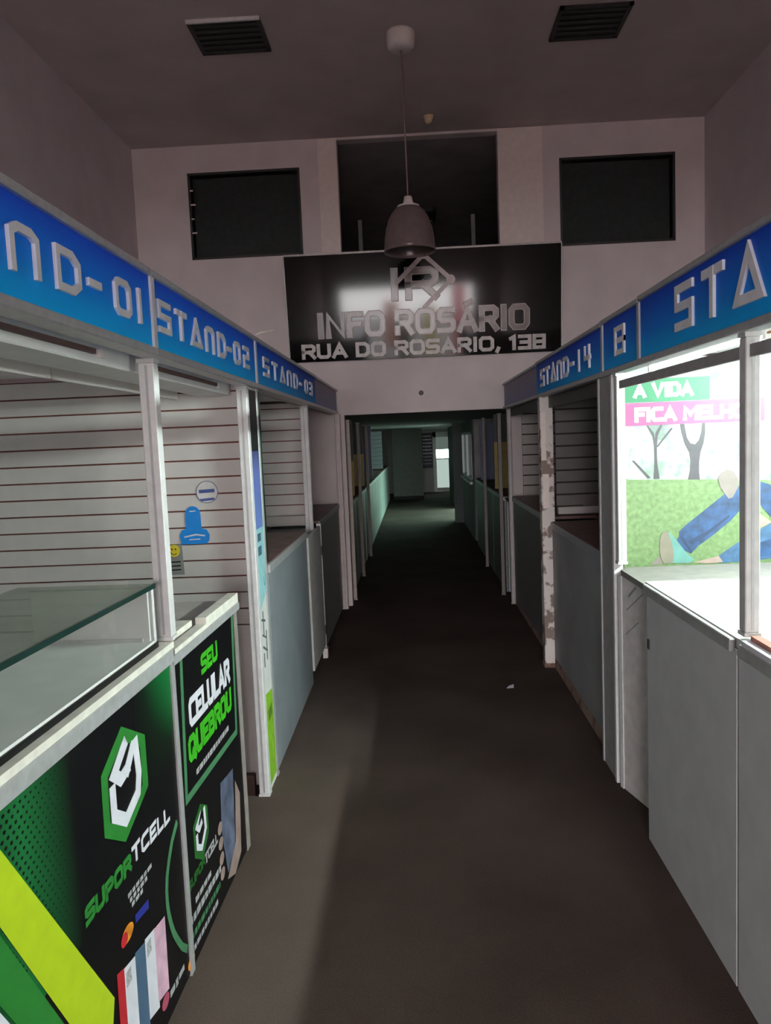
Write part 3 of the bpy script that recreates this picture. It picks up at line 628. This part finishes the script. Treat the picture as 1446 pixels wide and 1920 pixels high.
pp_('edge_strip', R(2.78, 3.24, 1.085, 1.124), -.035, .006, cream_m, ct); pp_('edge_strip', R(2.43, 2.78, 1.085, 1.101), -.03, .006, cream_m, ct)
pp_('worktop', R(2.40, 3.235, 1.075, 1.092), -.47, -.035, mat('worktop_grey', (.50, .47, .43), .45, var=.08, scale=6), ct)
pp_('loose_white_strip', R(2.465, 2.59, 1.094, 1.130), -.11, -.06, pwhite_m, ct)
pp_('broken_edge', R(2.60, 2.77, 1.092, 1.118), -.12, -.045, cream_m, ct)
# print on the first panel
hx = [(1.99, 1.012), (2.145, .928), (2.145, .775), (1.965, .70), (1.845, .775), (1.85, .935)]
def ring_poly(pts, k, skip=()):
    cx = sum(p[0] for p in pts)/len(pts); cy = sum(p[1] for p in pts)/len(pts)
    inn = [(cx+(x-cx)*k, cy+(y-cy)*k) for x, y in pts]; out = []
    for i in range(len(pts)):
        if i in skip: continue
        j = (i+1) % len(pts); out.append([pts[i], pts[j], inn[j], inn[i]])
    return out
def print_fade(name, a0, a1, b0, b1, m): return pp_(name, R(a0, a1, b0, b1), 0, .0006, m, front1)
print_fade('green_fade', 1.30, 1.70, .60, 1.075, halft_m)
print_fade('corner_fade', 2.08, 2.385, .74, 1.075, fade_m)
dots = []
for i in range(22):
    for j in range(16):
        a, b = 1.33+.021*j+(.0105 if i % 2 else 0), .70+.0165*i
        r = .0072*(1-j/20); dots.append([(a+r*math.cos(t), b+r*.8*math.sin(t)) for t in (0, 1.05, 2.1, 3.14, 4.19, 5.24)])
tag(pp_('halftone_dots', dots, .0006, .0010, black_m, front1), kind='stuff')
pp_('lime_stripe', [[(1.30, 1.02), (1.36, 1.055), (1.83, .355), (1.80, .26), (1.70, .30), (1.30, .985)]], .0012, .002, lime_m, front1)
pp_('green_stripe', [[(1.20, 1.05), (1.30, .965), (1.70, .28), (1.61, .29), (1.20, .96)]], .0012, .0018, green_m, front1)
pp_('white_corner', [[(.86, .02), (1.70, .02), (1.60, .29), (1.2, .945), (.86, 1.0)]], .0012, .0016, pwhite_m, front1)
pp_('emblem_hexagon', ring_poly(hx, .74), .0012, .0025, green_m, front1)
yl = [[(2.0, .955), (1.925, .905), (1.965, .875), (2.01, .885)], [(2.075, .93), (2.085, .84), (2.07, .79), (1.98, .755), (1.91, .80), (1.91, .865)], [(2.05, .925), (2.01, .885)]]
pp_('emblem_letter', [s for k, ln in enumerate(yl) for s in ribbon(ln, .036, k)], .0012, .0025, pwhite_m, front1)
def ptext(s, a0, a1, b, h, t, m, par, slope=0., name='lettering', c=.0012, gap=.3):
    return pp_(name, [q for g in text_polys(s, a0, a1, b, h, t, gap=gap, slope=slope) for q in g], c, c+.001, m, par)
ptext('SUPOR', 1.72, 1.985, .628, .036, .014, green_m, front1, slope=-.06)
ptext('TCELL', 2.005, 2.29, .618, .040, .012, pwhite_m, front1, slope=-.08)
for i in range(3):
    pl = []; x = 1.955+.01*i
    while x < 2.10-.02*i:
        l = random.uniform(.012, .03); pl += R(x, x+l, .545-.018*i-.06*(x-1.95), .557-.018*i-.06*(x-1.95)); x += l+.008
    pp_('small_print', pl, .0012, .002, pgrey_m, front1)
pp_('card_mark', [[(1.99, .452), (2.085, .435), (2.085, .462), (1.99, .475)]], .0012, .002, pnavy_m, front1)
pp_('card_mark', [[(1.935+.04*math.cos(t), .458+.022*math.sin(t)) for t in [i*math.pi/10 for i in range(20)]]], .0012, .002, porange_m, front1)
pp_('card_mark', [[(1.912+.022*math.cos(t), .456+.018*math.sin(t)) for t in [i*math.pi/10 for i in range(20)]]], .002, .0025, pred_m, front1)
for k, (a, w, b0, b1, m) in enumerate([(1.85, .05, .15, .40, pred_m), (1.893, .075, .14, .385, pwhite_m), (1.965, .07, .13, .378, pblue_m), (2.035, .075, .13, .37, pwhite_m), (2.105, .085, .13, .355, ppink_m)]):
    o = pp_('phone_picture', [[(a, b0), (a+w, b0-.02), (a+w+.004, b1-.015), (a+.004, b1)]], .0012+.0004*k, .0018+.0004*k, m, front1)
    if m is pwhite_m: pp_('phone_camera', R(a+.012, a+.045, b1-.06, b1-.02), .0018+.0004*k, .0022+.0004*k, pgrey_m, o)
arc = [(2.345, .55), (2.30, .52), (2.265, .48), (2.24, .44), (2.228, .40), (2.226, .36), (2.232, .32), (2.245, .28), (2.262, .24), (2.288, .20), (2.325, .15), (2.36, .12)]
pp_('green_arc', ribbon(arc, .024), .0012, .002, mint_m, front1)
pp_('card_mark', [[(2.16+.03*math.cos(t), .09+.022*math.sin(t)) for t in [i*math.pi/10 for i in range(20)]]], .0012, .002, mat('print_rose', (.45, .08, .14), .4), front1)
pp_('small_print', R(2.20, 2.24, .07, .09)+R(2.25, 2.27, .065, .09)+R(2.28, 2.33, .07, .088), .0012, .002, pgrey_m, front1)
# print on the second panel
fr2 = [(2.495, 1.05), (2.46, .575), (3.11, .56), (3.145, 1.045)]
pp_('green_frame', ribbon(fr2, .026), .0008, .0016, mint_m, front2)
ptext('SEU', 2.71, 2.90, .94, .055, .019, bright_m, front2); ptext('CELULAR', 2.55, 3.05, .805, .078, .025, pwhite_m, front2, gap=.34)
ptext('QUEBROU', 2.52, 3.05, .69, .068, .024, bright_m, front2, gap=.34)
pl = []; x = 2.575
while x < 2.98: l = random.uniform(.015, .04); pl += R(x, x+l, .612, .632); x += l+.008
pp_('small_print', pl, .0012, .002, pgrey_m, front2)
h2 = [(2.59, .50), (2.665, .46), (2.665, .36), (2.58, .30), (2.50, .35), (2.50, .46)]
pp_('emblem_hexagon', ring_poly(h2, .74), .0012, .002, mat('print_dim_green', (.015, .12, .02), .4), front2)
y2 = [[(2.58, .475), (2.54, .44), (2.565, .42), (2.59, .43)], [(2.63, .46), (2.635, .39), (2.58, .345), (2.535, .37), (2.535, .405)]]
pp_('emblem_letter', [s for k, ln in enumerate(y2) for s in ribbon(ln, .022, k)], .0012, .002, pwhite_m, front2)
ptext('SUPOR', 2.42, 2.60, .275, .026, .009, mat('print_dim_green', (.015, .12, .02)), front2); ptext('TCELL', 2.61, 2.76, .27, .03, .009, pgrey_m, front2)
for i, (a0, a1, b, h) in enumerate([(2.48, 2.66, .20, .028), (2.42, 2.78, .155, .036), (2.38, 2.76, .105, .03), (2.40, 2.72, .06, .026)]):
    pl = []; x = a0
    while x < a1: l = random.uniform(.02, .04); pl += R(x, min(x+l, a1), b-.04*(x-a0), b+h*.7-.04*(x-a0)); x += l+.01
    pp_('small_print', pl, .0012, .002, mint_m if i == 2 else pgrey_m, front2)
pp_('card_mark', [[(2.40+.035*math.cos(t), .045+.02*math.sin(t)) for t in [i*math.pi/10 for i in range(20)]]], .0012, .002, porange_m, front2)
pp_('hand_picture', [[(2.84, .46), (3.02, .44), (2.99, .10), (2.87, .08), (2.82, .28)]], .0012, .0018, mat('print_slate', (.10, .12, .19), .4, var=.3, scale=14), front2)
pp_('hand_picture', [[(3.04, .38), (3.10, .30), (3.07, .06), (2.97, .02), (2.86, .06), (2.93, .10), (3.00, .14)]], .0018, .0024, skin_m, front2)
for b in (.30, .24, .18, .12): pp_('finger_picture', [[(2.80+.03*math.cos(t), b+.024*math.sin(t)) for t in [i*math.pi/6 for i in range(12)]]], .0018, .0024, skin_m, front2)

# glass display case standing on the first counter
gc = thing('glass_display_case', 'glass topped display case standing on the left counter', 'display case', (-1.0, 1.7, 1.13))
pp_('case_floor', R(.86, 2.34, 1.150, 1.158), -.43, -.02, white_m, gc)
pp_('base_channel', R(.86, 2.352, 1.1325, 1.150), -.44, -.016, black_m, gc)
pp_('end_panel', R(2.318, 2.33, 1.15, 1.325), -.40, -.03, white_m, gc)
pp_('end_frame', R(2.33, 2.348, 1.14, 1.33), -.05, -.02, alu_m, gc); pp_('end_frame', R(2.31, 2.33, 1.15, 1.168), -.40, -.05, alu_m, gc)
#pp_('back_panel', R(.86, 2.325, 1.15, 1.325), -.44, -.43, slat_m, gc)
pp_('front_pane', R(.86, 2.325, 1.158, 1.322), -.022, -.019, clear_m, gc)
top = pp_('top_pane', R(.86, 2.34, 1.325, 1.335), -.45, -.015, dusty_gl, gc)
pp_('glass_edge', R(.86, 2.34, 1.322, 1.337), -.015, -.009, edgegl_m, gc)
#pp_('frosted_sheet', R(.86, 2.33, 1.318, 1.321), -.42, -.05, mat('case_sheet_grey_green', (.33, .33, .29), .4, var=.05, scale=3), gc)
gs = tag(pp_('glass_divider', R(2.354, 2.359, 1.134, 1.345), -.10, .0, clear_m, None), 'upright clear glass sheet at the end of the display case', 'glass sheet')

# ------------------------------------------------------------------ third and farthest left stands
def counter(name, label, side, y0, y1, x, zt, fm, topm, skirt=None, depth=.42, seams=(), raised=0.02, topd=.02, rail=None):
    s = 1 if side == 'R' else -1
    t = thing(name, label, 'counter', (x, (y0+y1)/2, 0), 'counters along the aisle')
    X = lambda a, b: (min(x+s*a, x+s*b), max(x+s*a, x+s*b))
    box('carcass', *X(.03, depth), y0+.01, y1-.01, raised, zt-.06, panel_m, t)
    ys = [y0, *seams, y1]
    for a, b in zip(ys, ys[1:]):
        box('front_panel', *X(0, .025), a+.004, b-.004, raised, zt-.03, fm, t, .002)
    for a in seams: box('joint_strip', *X(-.004, .02), a-.008, a+.008, raised, zt-.03, greyal_m, t)
    box('worktop', *X(0, depth+.02), y0, y1, zt-topd, zt, topm, t)
    box('front_rail', *X(-.012, .006), y0, y1, zt-.05, zt-.004, rail or greyal_m, t, .003)
    if skirt: box('skirting', *X(.001, .02), y0, y1, 0, raised, skirt, t)
    return t
counter('stand_counter', 'blue-grey counter front of the third left stand', 'L', 3.97, 5.42, -.785, 1.13, panelb_m, redtop_m)
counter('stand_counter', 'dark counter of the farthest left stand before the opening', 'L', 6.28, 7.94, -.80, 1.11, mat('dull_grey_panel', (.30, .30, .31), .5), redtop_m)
ld = thing('half_door', 'pale half-height door hanging above the floor on the left', 'door', (-.8, 5.85, .1))
box('leaf', -.80, -.775, 5.45, 6.16, .10, 1.08, mat('half_door_pale', (.56, .54, .53), .5), ld, .003); box('edge_frame', -.805, -.77, 6.16, 6.2, .08, 1.10, greyal_m, ld); box('hinge', -.772, -.766, 6.12, 6.17, .2, .27, vent_m, ld); box('hinge', -.772, -.766, 6.12, 6.17, .85, .92, vent_m, ld)
box('foot_stop', -.80, -.76, 6.13, 6.2, .0, .08, plast_m, ld)
dp = thing('glass_partition', 'upright glass pane at the near end of the third left stand', 'glass pane', (-1.0, 4.02, 1.12))
box('pane', -1.25, -.80, 4.015, 4.02, 1.13, 2.03, clear_m, dp); box('edge_bead', -.80, -.79, 4.01, 4.025, 1.13, 2.03, edgegl_m, dp); box('hanging_strip', -.95, -.915, 4.03, 4.035, 1.0, 1.98, mat('strip_grey_blue', (.18, .22, .27), .5), dp)
tag(box('sill_board', -2.7, -.86, 5.95, 6.0, 1.11, 1.19, slat2_m, bevel=.004), 'grey sill board under the slat wall of the third left stand', 'sill')

# ------------------------------------------------------------------ right stands
rc = thing('stand_counter', 'bright white-topped counter of the lit stand on the right', 'counter', (1.2, 2, 0), 'counters along the aisle')
for a, b in ((.82, 1.55), (1.55, 2.30), (2.30, 3.215)):
    box('front_panel', .945, .97, a+.006, b-.006, .0, 1.078, panel_m, rc, .002)
for a in (1.55, 2.30): box('joint_strip', .950, .968, a-.006, a+.006, 0, 1.078, vent_m, rc)
box('carcass', .975, 1.45, .83, 3.20, .02, 1.06, panel_m, rc)
HF = Frame((0, 0, 0), (1, 0, 0), (0, 1, 0), (0, 0, 1))
prism('worktop', [[(.953, .82), (2.9, .82), (2.9, 3.25), (.953, 3.25)]], HF, 1.08, 1.11, white_m, rc)
tag(prism('beige_ledge', [[(.962, 3.26), (2.9, 3.26), (2.9, 3.73), (1.005, 3.73), (.962, 3.67)]], HF, 1.06, 1.088, mat('ledge_beige', (0.234, 0.2205, 0.207), .6)), 'beige ledge between the white worktop and the park poster', 'ledge')
box('front_rail', .932, .952, 2.33, 3.22, 1.066, 1.106, greyal_m, rc, .003); box('front_rail', .932, .952, .82, 2.27, 1.066, 1.106, greyal_m, rc, .003)
box('red_edge', .962, .990, .82, 2.25, 1.11, 1.135, mat('worn_red_edge', (.32, .12, .09), .6, var=.2), rc); box('pale_edge', .935, .962, .82, 2.25, 1.106, 1.122, pwhite_m, rc)
rail_ = box('lock', .940, .945, 3.17, 3.19, .84, .88, vent_m, rc)
ch = thing('corner_panel', 'narrow white angled panel beside the lit counter', 'panel', (1.0, 3.5, 0))
fc = Frame((.965, 3.70, 0), (.11, -.42, 0), (0, 0, 1), (-.42, -.11, 0))
prism('panel_board', [[(0, .0), (.435, .0), (.435, 1.055), (0, 1.055)]], fc, -.02, 0, mat('corner_white', (.66, .62, .62), .5), ch)
prism('edge_profile', [[(-.01, 0), (.018, 0), (.018, 1.055), (-.01, 1.055)]], fc, -.02, .006, alu_m, ch)
prism('scuff', [seg((.06, .90), (.20, 1.0), .006), seg((.05, .78), (.16, .86), .005), seg((.08, .97), (.14, 1.02), .012)], fc, 0, .001, mat('scuff_grey', (.3, .28, .28), .6), ch)
dv = thing('divider_panel', 'full-height grey divider panel between the two right stands', 'panel', (.98, 3.9, 0))
box('panel_board', .955, .985, 3.755, 4.03, 0, RZ0, mat('divider_grey', (.36, .34, .34), .5), dv); box('edge_profile', .948, .992, 3.745, 3.775, 0, RZ0, alu_m, dv, .002); box('edge_profile', .948, .992, 4.01, 4.035, 0, RZ0, greyal_m, dv, .002)
# big poster of a park on the cross wall
po = thing('park_poster', 'large lit park poster with jeans legs on grass', 'poster', (1.9, 3.75, 1.09))
fp = Frame((0, 3.75, 0), (1, 0, 0), (0, 0, 1), (0, -1, 0))
def q(n, polys, l, m, par=None): return prism(n, polys, fp, .0005*l, .0005*l+.0004, m, par or po)
q('poster_sheet', R(1.0, 2.9, 1.075, 2.01), 0, hazebg_m)
box('backing_board', 1.0, 2.95, 3.751, 3.78, .0, 2.08, white_m, po); q('upper_board', R(1.0, 2.9, 2.016, 2.08), 1, mat('upper_board_white', (0.27, 0.27, 0.288), .5)); q('seam', R(1.0, 2.9, 2.009, 2.016), 2, pgrey_m)
q('meadow', [[(1.0, 1.515), (1.5, 1.492), (2.0, 1.47), (2.9, 1.45), (2.9, 1.075), (1.0, 1.075)]], 1, meadow_m)
q('far_bushes', [[(1.02, 1.51), (1.03, 1.66), (1.09, 1.70), (1.22, 1.69), (1.28, 1.62), (1.36, 1.55), (1.30, 1.50)]], 2, stained('print_bushes', (.36, .42, .39), (.16, .22, .18), .5, 12, .42, .62))
q('far_bushes', [[(1.58, 1.49), (1.60, 1.56), (1.66, 1.60), (1.75, 1.60), (1.9, 1.50), (1.9, 1.46)]], 2, MATS['print_bushes'])
q('tree_picture', [[(1.112, 1.765), (1.120, 1.765), (1.146, 1.728), (1.150, 1.70), (1.156, 1.73), (1.178, 1.765), (1.188, 1.765), (1.165, 1.715), (1.160, 1.66), (1.162, 1.58), (1.172, 1.508), (1.142, 1.508), (1.147, 1.58), (1.146, 1.66), (1.140, 1.715)], [(1.04, 1.60), (1.052, 1.60), (1.13, 1.515), (1.115, 1.51)], [(1.155, 1.66), (1.165, 1.66), (1.235, 1.745), (1.228, 1.75)]], 3, bark_m)
q('tree_picture', [[(1.270, 1.765), (1.278, 1.72), (1.292, 1.67), (1.312, 1.63), (1.318, 1.59), (1.314, 1.54), (1.305, 1.499), (1.362, 1.497), (1.358, 1.54), (1.360, 1.59), (1.366, 1.63), (1.380, 1.67), (1.388, 1.72), (1.387, 1.765), (1.374, 1.765), (1.370, 1.72), (1.358, 1.685), (1.340, 1.666), (1.318, 1.672), (1.302, 1.70), (1.290, 1.765)]], 3, bark_m)
gb = q('green_banner', R(1.0, 1.41, 1.875, 1.985), 4, banner_m); mb = q('magenta_banner', R(1.0, 1.665, 1.765, 1.873), 4, magenta_m)
q('lettering', [p for g in text_polys('A VIDA', 1.06, 1.325, 1.905, .052, .019, gap=.3, space=.5) for p in g], 5, pwhite_m, gb)
q('lettering', [p for g in text_polys('FICA MELHOR', 1.065, 1.63, 1.79, .052, .019, gap=.3, space=.5) for p in g], 5, pwhite_m, mb)
q('jeans_picture', [[(1.40, 1.362), (1.477, 1.422), (1.53, 1.455), (1.57, 1.465), (1.60, 1.43), (1.59, 1.385), (1.504, 1.292), (1.42, 1.225), (1.35, 1.175), (1.318, 1.14), (1.290, 1.155), (1.262, 1.185), (1.250, 1.212), (1.262, 1.225), (1.262, 1.25), (1.30, 1.285)]], 5, jean_m)
q('jeans_picture', [[(1.55, 1.45), (1.60, 1.47), (1.649, 1.475), (1.72, 1.45), (1.80, 1.36), (1.80, 1.26), (1.70, 1.30), (1.649, 1.362), (1.59, 1.42)]], 6, jean_m)
q('jeans_picture', [[(1.44, 1.12), (1.56, 1.20), (1.698, 1.275), (1.9, 1.33), (1.9, 1.12), (1.60, 1.095), (1.45, 1.09)]], 5, jeanl_m)
q('jeans_fold', [[(1.262, 1.225), (1.318, 1.14), (1.325, 1.15), (1.275, 1.232)], [(1.30, 1.20), (1.36, 1.20), (1.50, 1.31), (1.50, 1.325), (1.40, 1.25)]], 6, mat('print_denim_dark', (0.0084, 0.0245, 0.07), .5))
q('jeans_fold', [[(1.60, 1.17), (1.70, 1.20), (1.80, 1.21), (1.80, 1.13), (1.60, 1.11)]], 6, jean_m)
q('skin_picture', [[(1.60, 1.39), (1.649, 1.32), (1.70, 1.28), (1.60, 1.23), (1.575, 1.30)]], 7, skin_m)
q('skin_picture', [[(1.447, 1.50), (1.462, 1.525), (1.49, 1.54), (1.52, 1.53), (1.545, 1.49), (1.54, 1.45), (1.515, 1.405), (1.495, 1.40), (1.475, 1.43), (1.455, 1.46)]], 7, mat('print_pale_skin', (0.1848, 0.154, 0.1425), .5))
q('skin_picture', [[(1.33, 1.098), (1.45, 1.125), (1.47, 1.095), (1.40, 1.09)]], 7, skin_m)
q('shoe_picture', [[(1.184, 1.250), (1.195, 1.256), (1.207, 1.252), (1.222, 1.21), (1.232, 1.17), (1.236, 1.13), (1.230, 1.098), (1.19, 1.097), (1.176, 1.12), (1.168, 1.165), (1.17, 1.22)]], 7, shoe_m)
q('shoe_picture', [[(1.21, 1.254), (1.245, 1.215), (1.30, 1.14), (1.334, 1.113), (1.311, 1.095), (1.225, 1.098), (1.235, 1.15)]], 6, teal_m)
q('shoe_picture', [[(1.122, 1.09), (1.168, 1.135), (1.183, 1.095)]], 7, mat('print_pale_skin', (0.1848, 0.154, 0.1425), .5))
# fluorescent lamps of the lit stand
def batten(x, y0, y1, z, lb, m, r=.013):
    t = thing('tube_lamp', lb, 'lamp', (x, (y0+y1)/2, z), 'tube lamps of the lit stand')
    box('batten', x-.012, x+.028, y0-.03, y1+.03, z+.028, z+.045, greyal_m, t)
    for yy in (y0-.02, y1): box('lamp_holder', x-.014, x+.014, yy, yy+.02, z-.018, z+.02, plast_m, t)
    tube('fluorescent_tube', [(x, y0, z), (x, y1, z)], r, m, t, 12)
batten(1.055, 2.36, 3.46, 2.016, 'lit white fluorescent tube under the right fascia', tube_m, .010)
batten(2.05, 2.1, 3.1, 2.02, 'lit fluorescent tube at the back of the lit stand', lamp_m)
t = thing('lamp_tray', 'dark lamp tray behind the tube of the lit stand', 'lamp tray', (.97, 2.2, 1.945)); box('tray_body', .962, .976, 2.33, 3.66, 1.940, 1.976, mat('tray_grey', (.34, .32, .32), .5), t)
box('tray_body', .962, .976, .85, 2.26, 1.940, 1.976, mat('tray_grey', (.34, .32, .32), .5), t)
box('copper_wire', 1.0, 1.006, 1.4, 2.24, 2.0, 2.006, mat('copper', (.6, .25, .12), .4), t)
t = thing('stand_ceiling', 'ceiling board of the lit stand on the right', 'ceiling board', (2, 2.2, 2.09)); box('board', .99, 2.95, .82, 3.75, 2.09, 2.105, white_m, t); box('edge_strip', .99, 1.0, .82, 3.75, 2.03, 2.09, greyal_m, t)
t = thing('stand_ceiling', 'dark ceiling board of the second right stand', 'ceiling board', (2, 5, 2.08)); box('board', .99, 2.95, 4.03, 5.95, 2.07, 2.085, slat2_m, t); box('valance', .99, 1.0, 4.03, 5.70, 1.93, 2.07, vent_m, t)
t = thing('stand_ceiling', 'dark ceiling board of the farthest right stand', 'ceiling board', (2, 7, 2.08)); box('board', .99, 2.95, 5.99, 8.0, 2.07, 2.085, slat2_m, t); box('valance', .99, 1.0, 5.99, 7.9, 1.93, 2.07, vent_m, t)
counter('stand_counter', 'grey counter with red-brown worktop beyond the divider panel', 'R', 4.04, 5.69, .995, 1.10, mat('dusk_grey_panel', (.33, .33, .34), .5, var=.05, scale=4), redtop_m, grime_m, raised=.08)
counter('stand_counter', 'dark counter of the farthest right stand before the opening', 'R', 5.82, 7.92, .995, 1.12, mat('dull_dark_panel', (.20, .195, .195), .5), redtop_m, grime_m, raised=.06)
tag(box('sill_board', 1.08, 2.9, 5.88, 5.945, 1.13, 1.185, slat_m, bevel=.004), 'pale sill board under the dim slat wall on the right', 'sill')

# ------------------------------------------------------------------ rear aisle: rows of dark stands
ORD = ['first', 'second', 'third', 'fourth', 'fifth', 'sixth', 'seventh', 'eighth', 'ninth', 'tenth', 'eleventh', 'twelfth', 'thirteenth']
y = 8.45; i = 0
while y < 21.8:
    ln = 1.05
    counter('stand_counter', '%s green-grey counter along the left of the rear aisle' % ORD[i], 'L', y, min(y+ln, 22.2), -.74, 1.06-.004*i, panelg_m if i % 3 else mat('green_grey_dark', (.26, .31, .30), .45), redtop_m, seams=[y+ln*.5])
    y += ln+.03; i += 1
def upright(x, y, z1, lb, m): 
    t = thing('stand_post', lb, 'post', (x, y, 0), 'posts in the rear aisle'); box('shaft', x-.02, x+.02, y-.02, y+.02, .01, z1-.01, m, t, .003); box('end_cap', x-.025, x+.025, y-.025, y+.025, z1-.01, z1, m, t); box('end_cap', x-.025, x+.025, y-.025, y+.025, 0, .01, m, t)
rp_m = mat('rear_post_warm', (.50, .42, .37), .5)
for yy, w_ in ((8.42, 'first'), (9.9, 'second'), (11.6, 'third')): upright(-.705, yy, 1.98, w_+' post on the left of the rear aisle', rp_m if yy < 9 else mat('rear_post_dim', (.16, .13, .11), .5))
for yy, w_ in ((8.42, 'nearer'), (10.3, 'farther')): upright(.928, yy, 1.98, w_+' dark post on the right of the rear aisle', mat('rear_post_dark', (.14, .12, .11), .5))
def cross(x0, x1, y, bands, lb):
    t = thing('cross_panel', lb, 'panel', ((x0+x1)/2, y, 0), 'cross panels of the rear stands')
    for n, z0, z1, m in bands: box(n, x0, x1, y, y+.03, z0, z1, m, t)
cross(-2.25, -.75, 9.55, [('dark_board', 1.50, 2.0, vent_m), ('yellow_board', 1.075, 1.50, yellow_m)], 'yellow and black cross panel left of the rear aisle')
cross(-2.25, -.75, 11.5, [('dark_board', 1.55, 2.0, vent_m), ('yellow_board', 1.075, 1.55, yellow_m)], 'second yellow cross panel deeper on the left')
cross(-2.25, -.75, 13.8, [('navy_board', 1.065, 2.0, navy_m)], 'navy cross panel deep on the left')
cross(-2.25, -.75, 21.9, [('dark_board', 1.06, 2.0, vent_m)], 'black cross panel at the far left end')
slat_wall(-2.25, -.75, 18.5, 1.065, 1.95, .1, 'dim slat wall deep in the rear aisle on the left', mat('slat_blue_grey', (0.165, 0.187, 0.209), .5), MATS['groove_dark'])
cross(.99, 2.3, 9.6, [('dark_board', 1.66, 2.0, vent_m), ('yellow_board', 1.09, 1.66, yellow_m)], 'yellow cross panel right of the rear aisle')
cross(.99, 2.3, 11.6, [('navy_board', 1.09, 1.95, navy_m)], 'navy cross panel right of the rear aisle')
y = 8.45; i = 0
while y < 11.9:
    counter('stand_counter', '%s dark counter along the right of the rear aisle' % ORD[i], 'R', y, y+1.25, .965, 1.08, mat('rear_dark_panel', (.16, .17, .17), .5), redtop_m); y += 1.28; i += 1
tag(box('side_ledge', .93, .98, 13.1, 15.7, .93, .98, greyal_m, bevel=.004), 'grey ledge under the bright side window', 'ledge')

# ------------------------------------------------------------------ small things on the floor
tag(mesh('paper_scrap', [(.58, 5.24, .002), (.63, 5.25, .002), (.635, 5.29, .012), (.60, 5.28, .006), (.58, 5.24, .004), (.63, 5.25, .004), (.635, 5.29, .014), (.60, 5.28, .008)], [(0,1,2,3), (7,6,5,4), (0,4,5,1), (1,5,6,2), (2,6,7,3), (3,7,4,0)], pwhite_m), 'small white paper scrap lying on the carpet', 'paper')

# ------------------------------------------------------------------ the person whose reflection shows in the sign
def person(px, py, label):
    t = thing('person', label, 'person', (px, py, 0))
    J = {'pelvis': (0, 0, .98), 'waist': (0, 0, 1.12), 'chest': (0, .01, 1.36), 'neck': (0, .01, 1.52), 'head0': (0, .03, 1.60), 'head1': (0, .04, 1.71), 'head2': (0, .03, 1.79),
         'shL': (-.18, 0, 1.45), 'elL': (-.24, .10, 1.18), 'wrL': (-.09, .28, 1.36), 'haL': (-.06, .33, 1.42), 'shR': (.18, 0, 1.45), 'elR': (.24, .10, 1.18), 'wrR': (.09, .28, 1.36), 'haR': (.06, .33, 1.42),
         'hiL': (-.10, 0, .92), 'knL': (-.11, .02, .50), 'anL': (-.12, -.02, .10), 'toL': (-.13, .14, .04), 'hiR': (.10, 0, .92), 'knR': (.11, .02, .50), 'anR': (.12, -.02, .10), 'toR': (.13, .14, .04)}
    Rd = {'pelvis': (.15, .11), 'waist': (.135, .10), 'chest': (.155, .11), 'neck': (.055, .055), 'head0': (.07, .08), 'head1': (.082, .10), 'head2': (.05, .06),
          'sh': (.06, .06), 'el': (.045, .045), 'wr': (.03, .03), 'ha': (.035, .02), 'hi': (.085, .09), 'kn': (.06, .06), 'an': (.042, .045), 'to': (.04, .03)}
    names = list(J); E = [('pelvis', 'waist'), ('waist', 'chest'), ('chest', 'neck'), ('neck', 'head0'), ('head0', 'head1'), ('head1', 'head2')]
    for s in 'LR': E += [('chest', 'sh'+s), ('sh'+s, 'el'+s), ('el'+s, 'wr'+s), ('wr'+s, 'ha'+s), ('pelvis', 'hi'+s), ('hi'+s, 'kn'+s), ('kn'+s, 'an'+s), ('an'+s, 'to'+s)]
    me = bpy.data.meshes.new('body'); me.from_pydata([J[n] for n in names], [(names.index(a), names.index(b)) for a, b in E], [])
    o = bpy.data.objects.new('body', me); C.objects.link(o); o.parent = t
    sk = o.modifiers.new('skin', 'SKIN'); 
    for i, n in enumerate(names):
        me.skin_vertices[0].data[i].radius = Rd.get(n) or Rd[n[:2]]
        me.skin_vertices[0].data[i].use_root = (n == 'pelvis')
    ss = o.modifiers.new('sub', 'SUBSURF'); ss.levels = 2; ss.render_levels = 2
    me.materials.append(mat('dark_clothing', (.05, .045, .05), .8))
    WORLD[o.name] = Vector((px, py, 0))
    lathe('hair', [(0, .125), (.05, .12), (.085, .085), (.098, .04), (.095, 0), (.088, 0), (.0, .0)], (px, py+.02, 1.70), mat('hair_dark', (.015, .012, .01), .6), t, 20)
    for s in (-1, 1):
        for k in range(5):
            bx = px+s*(.04+.004*k); bz = 1.41+.018*k
            tube('finger', [(bx+s*.01, py+.33, bz), (bx, py+.36, bz+.006), (bx-s*.03, py+.372, bz+.008)], .008, mat('hand_skin', (.45, .28, .22), .6), t, 6)
    ph = tag(box('phone', px-.075, px+.075, py+.355, py+.363, 1.40, 1.475, black_m, bevel=.003), 'black phone held up in both hands of the person', 'phone')
person(-.15, -8.6, 'person in dark clothes holding up a phone, reflected in the sign')
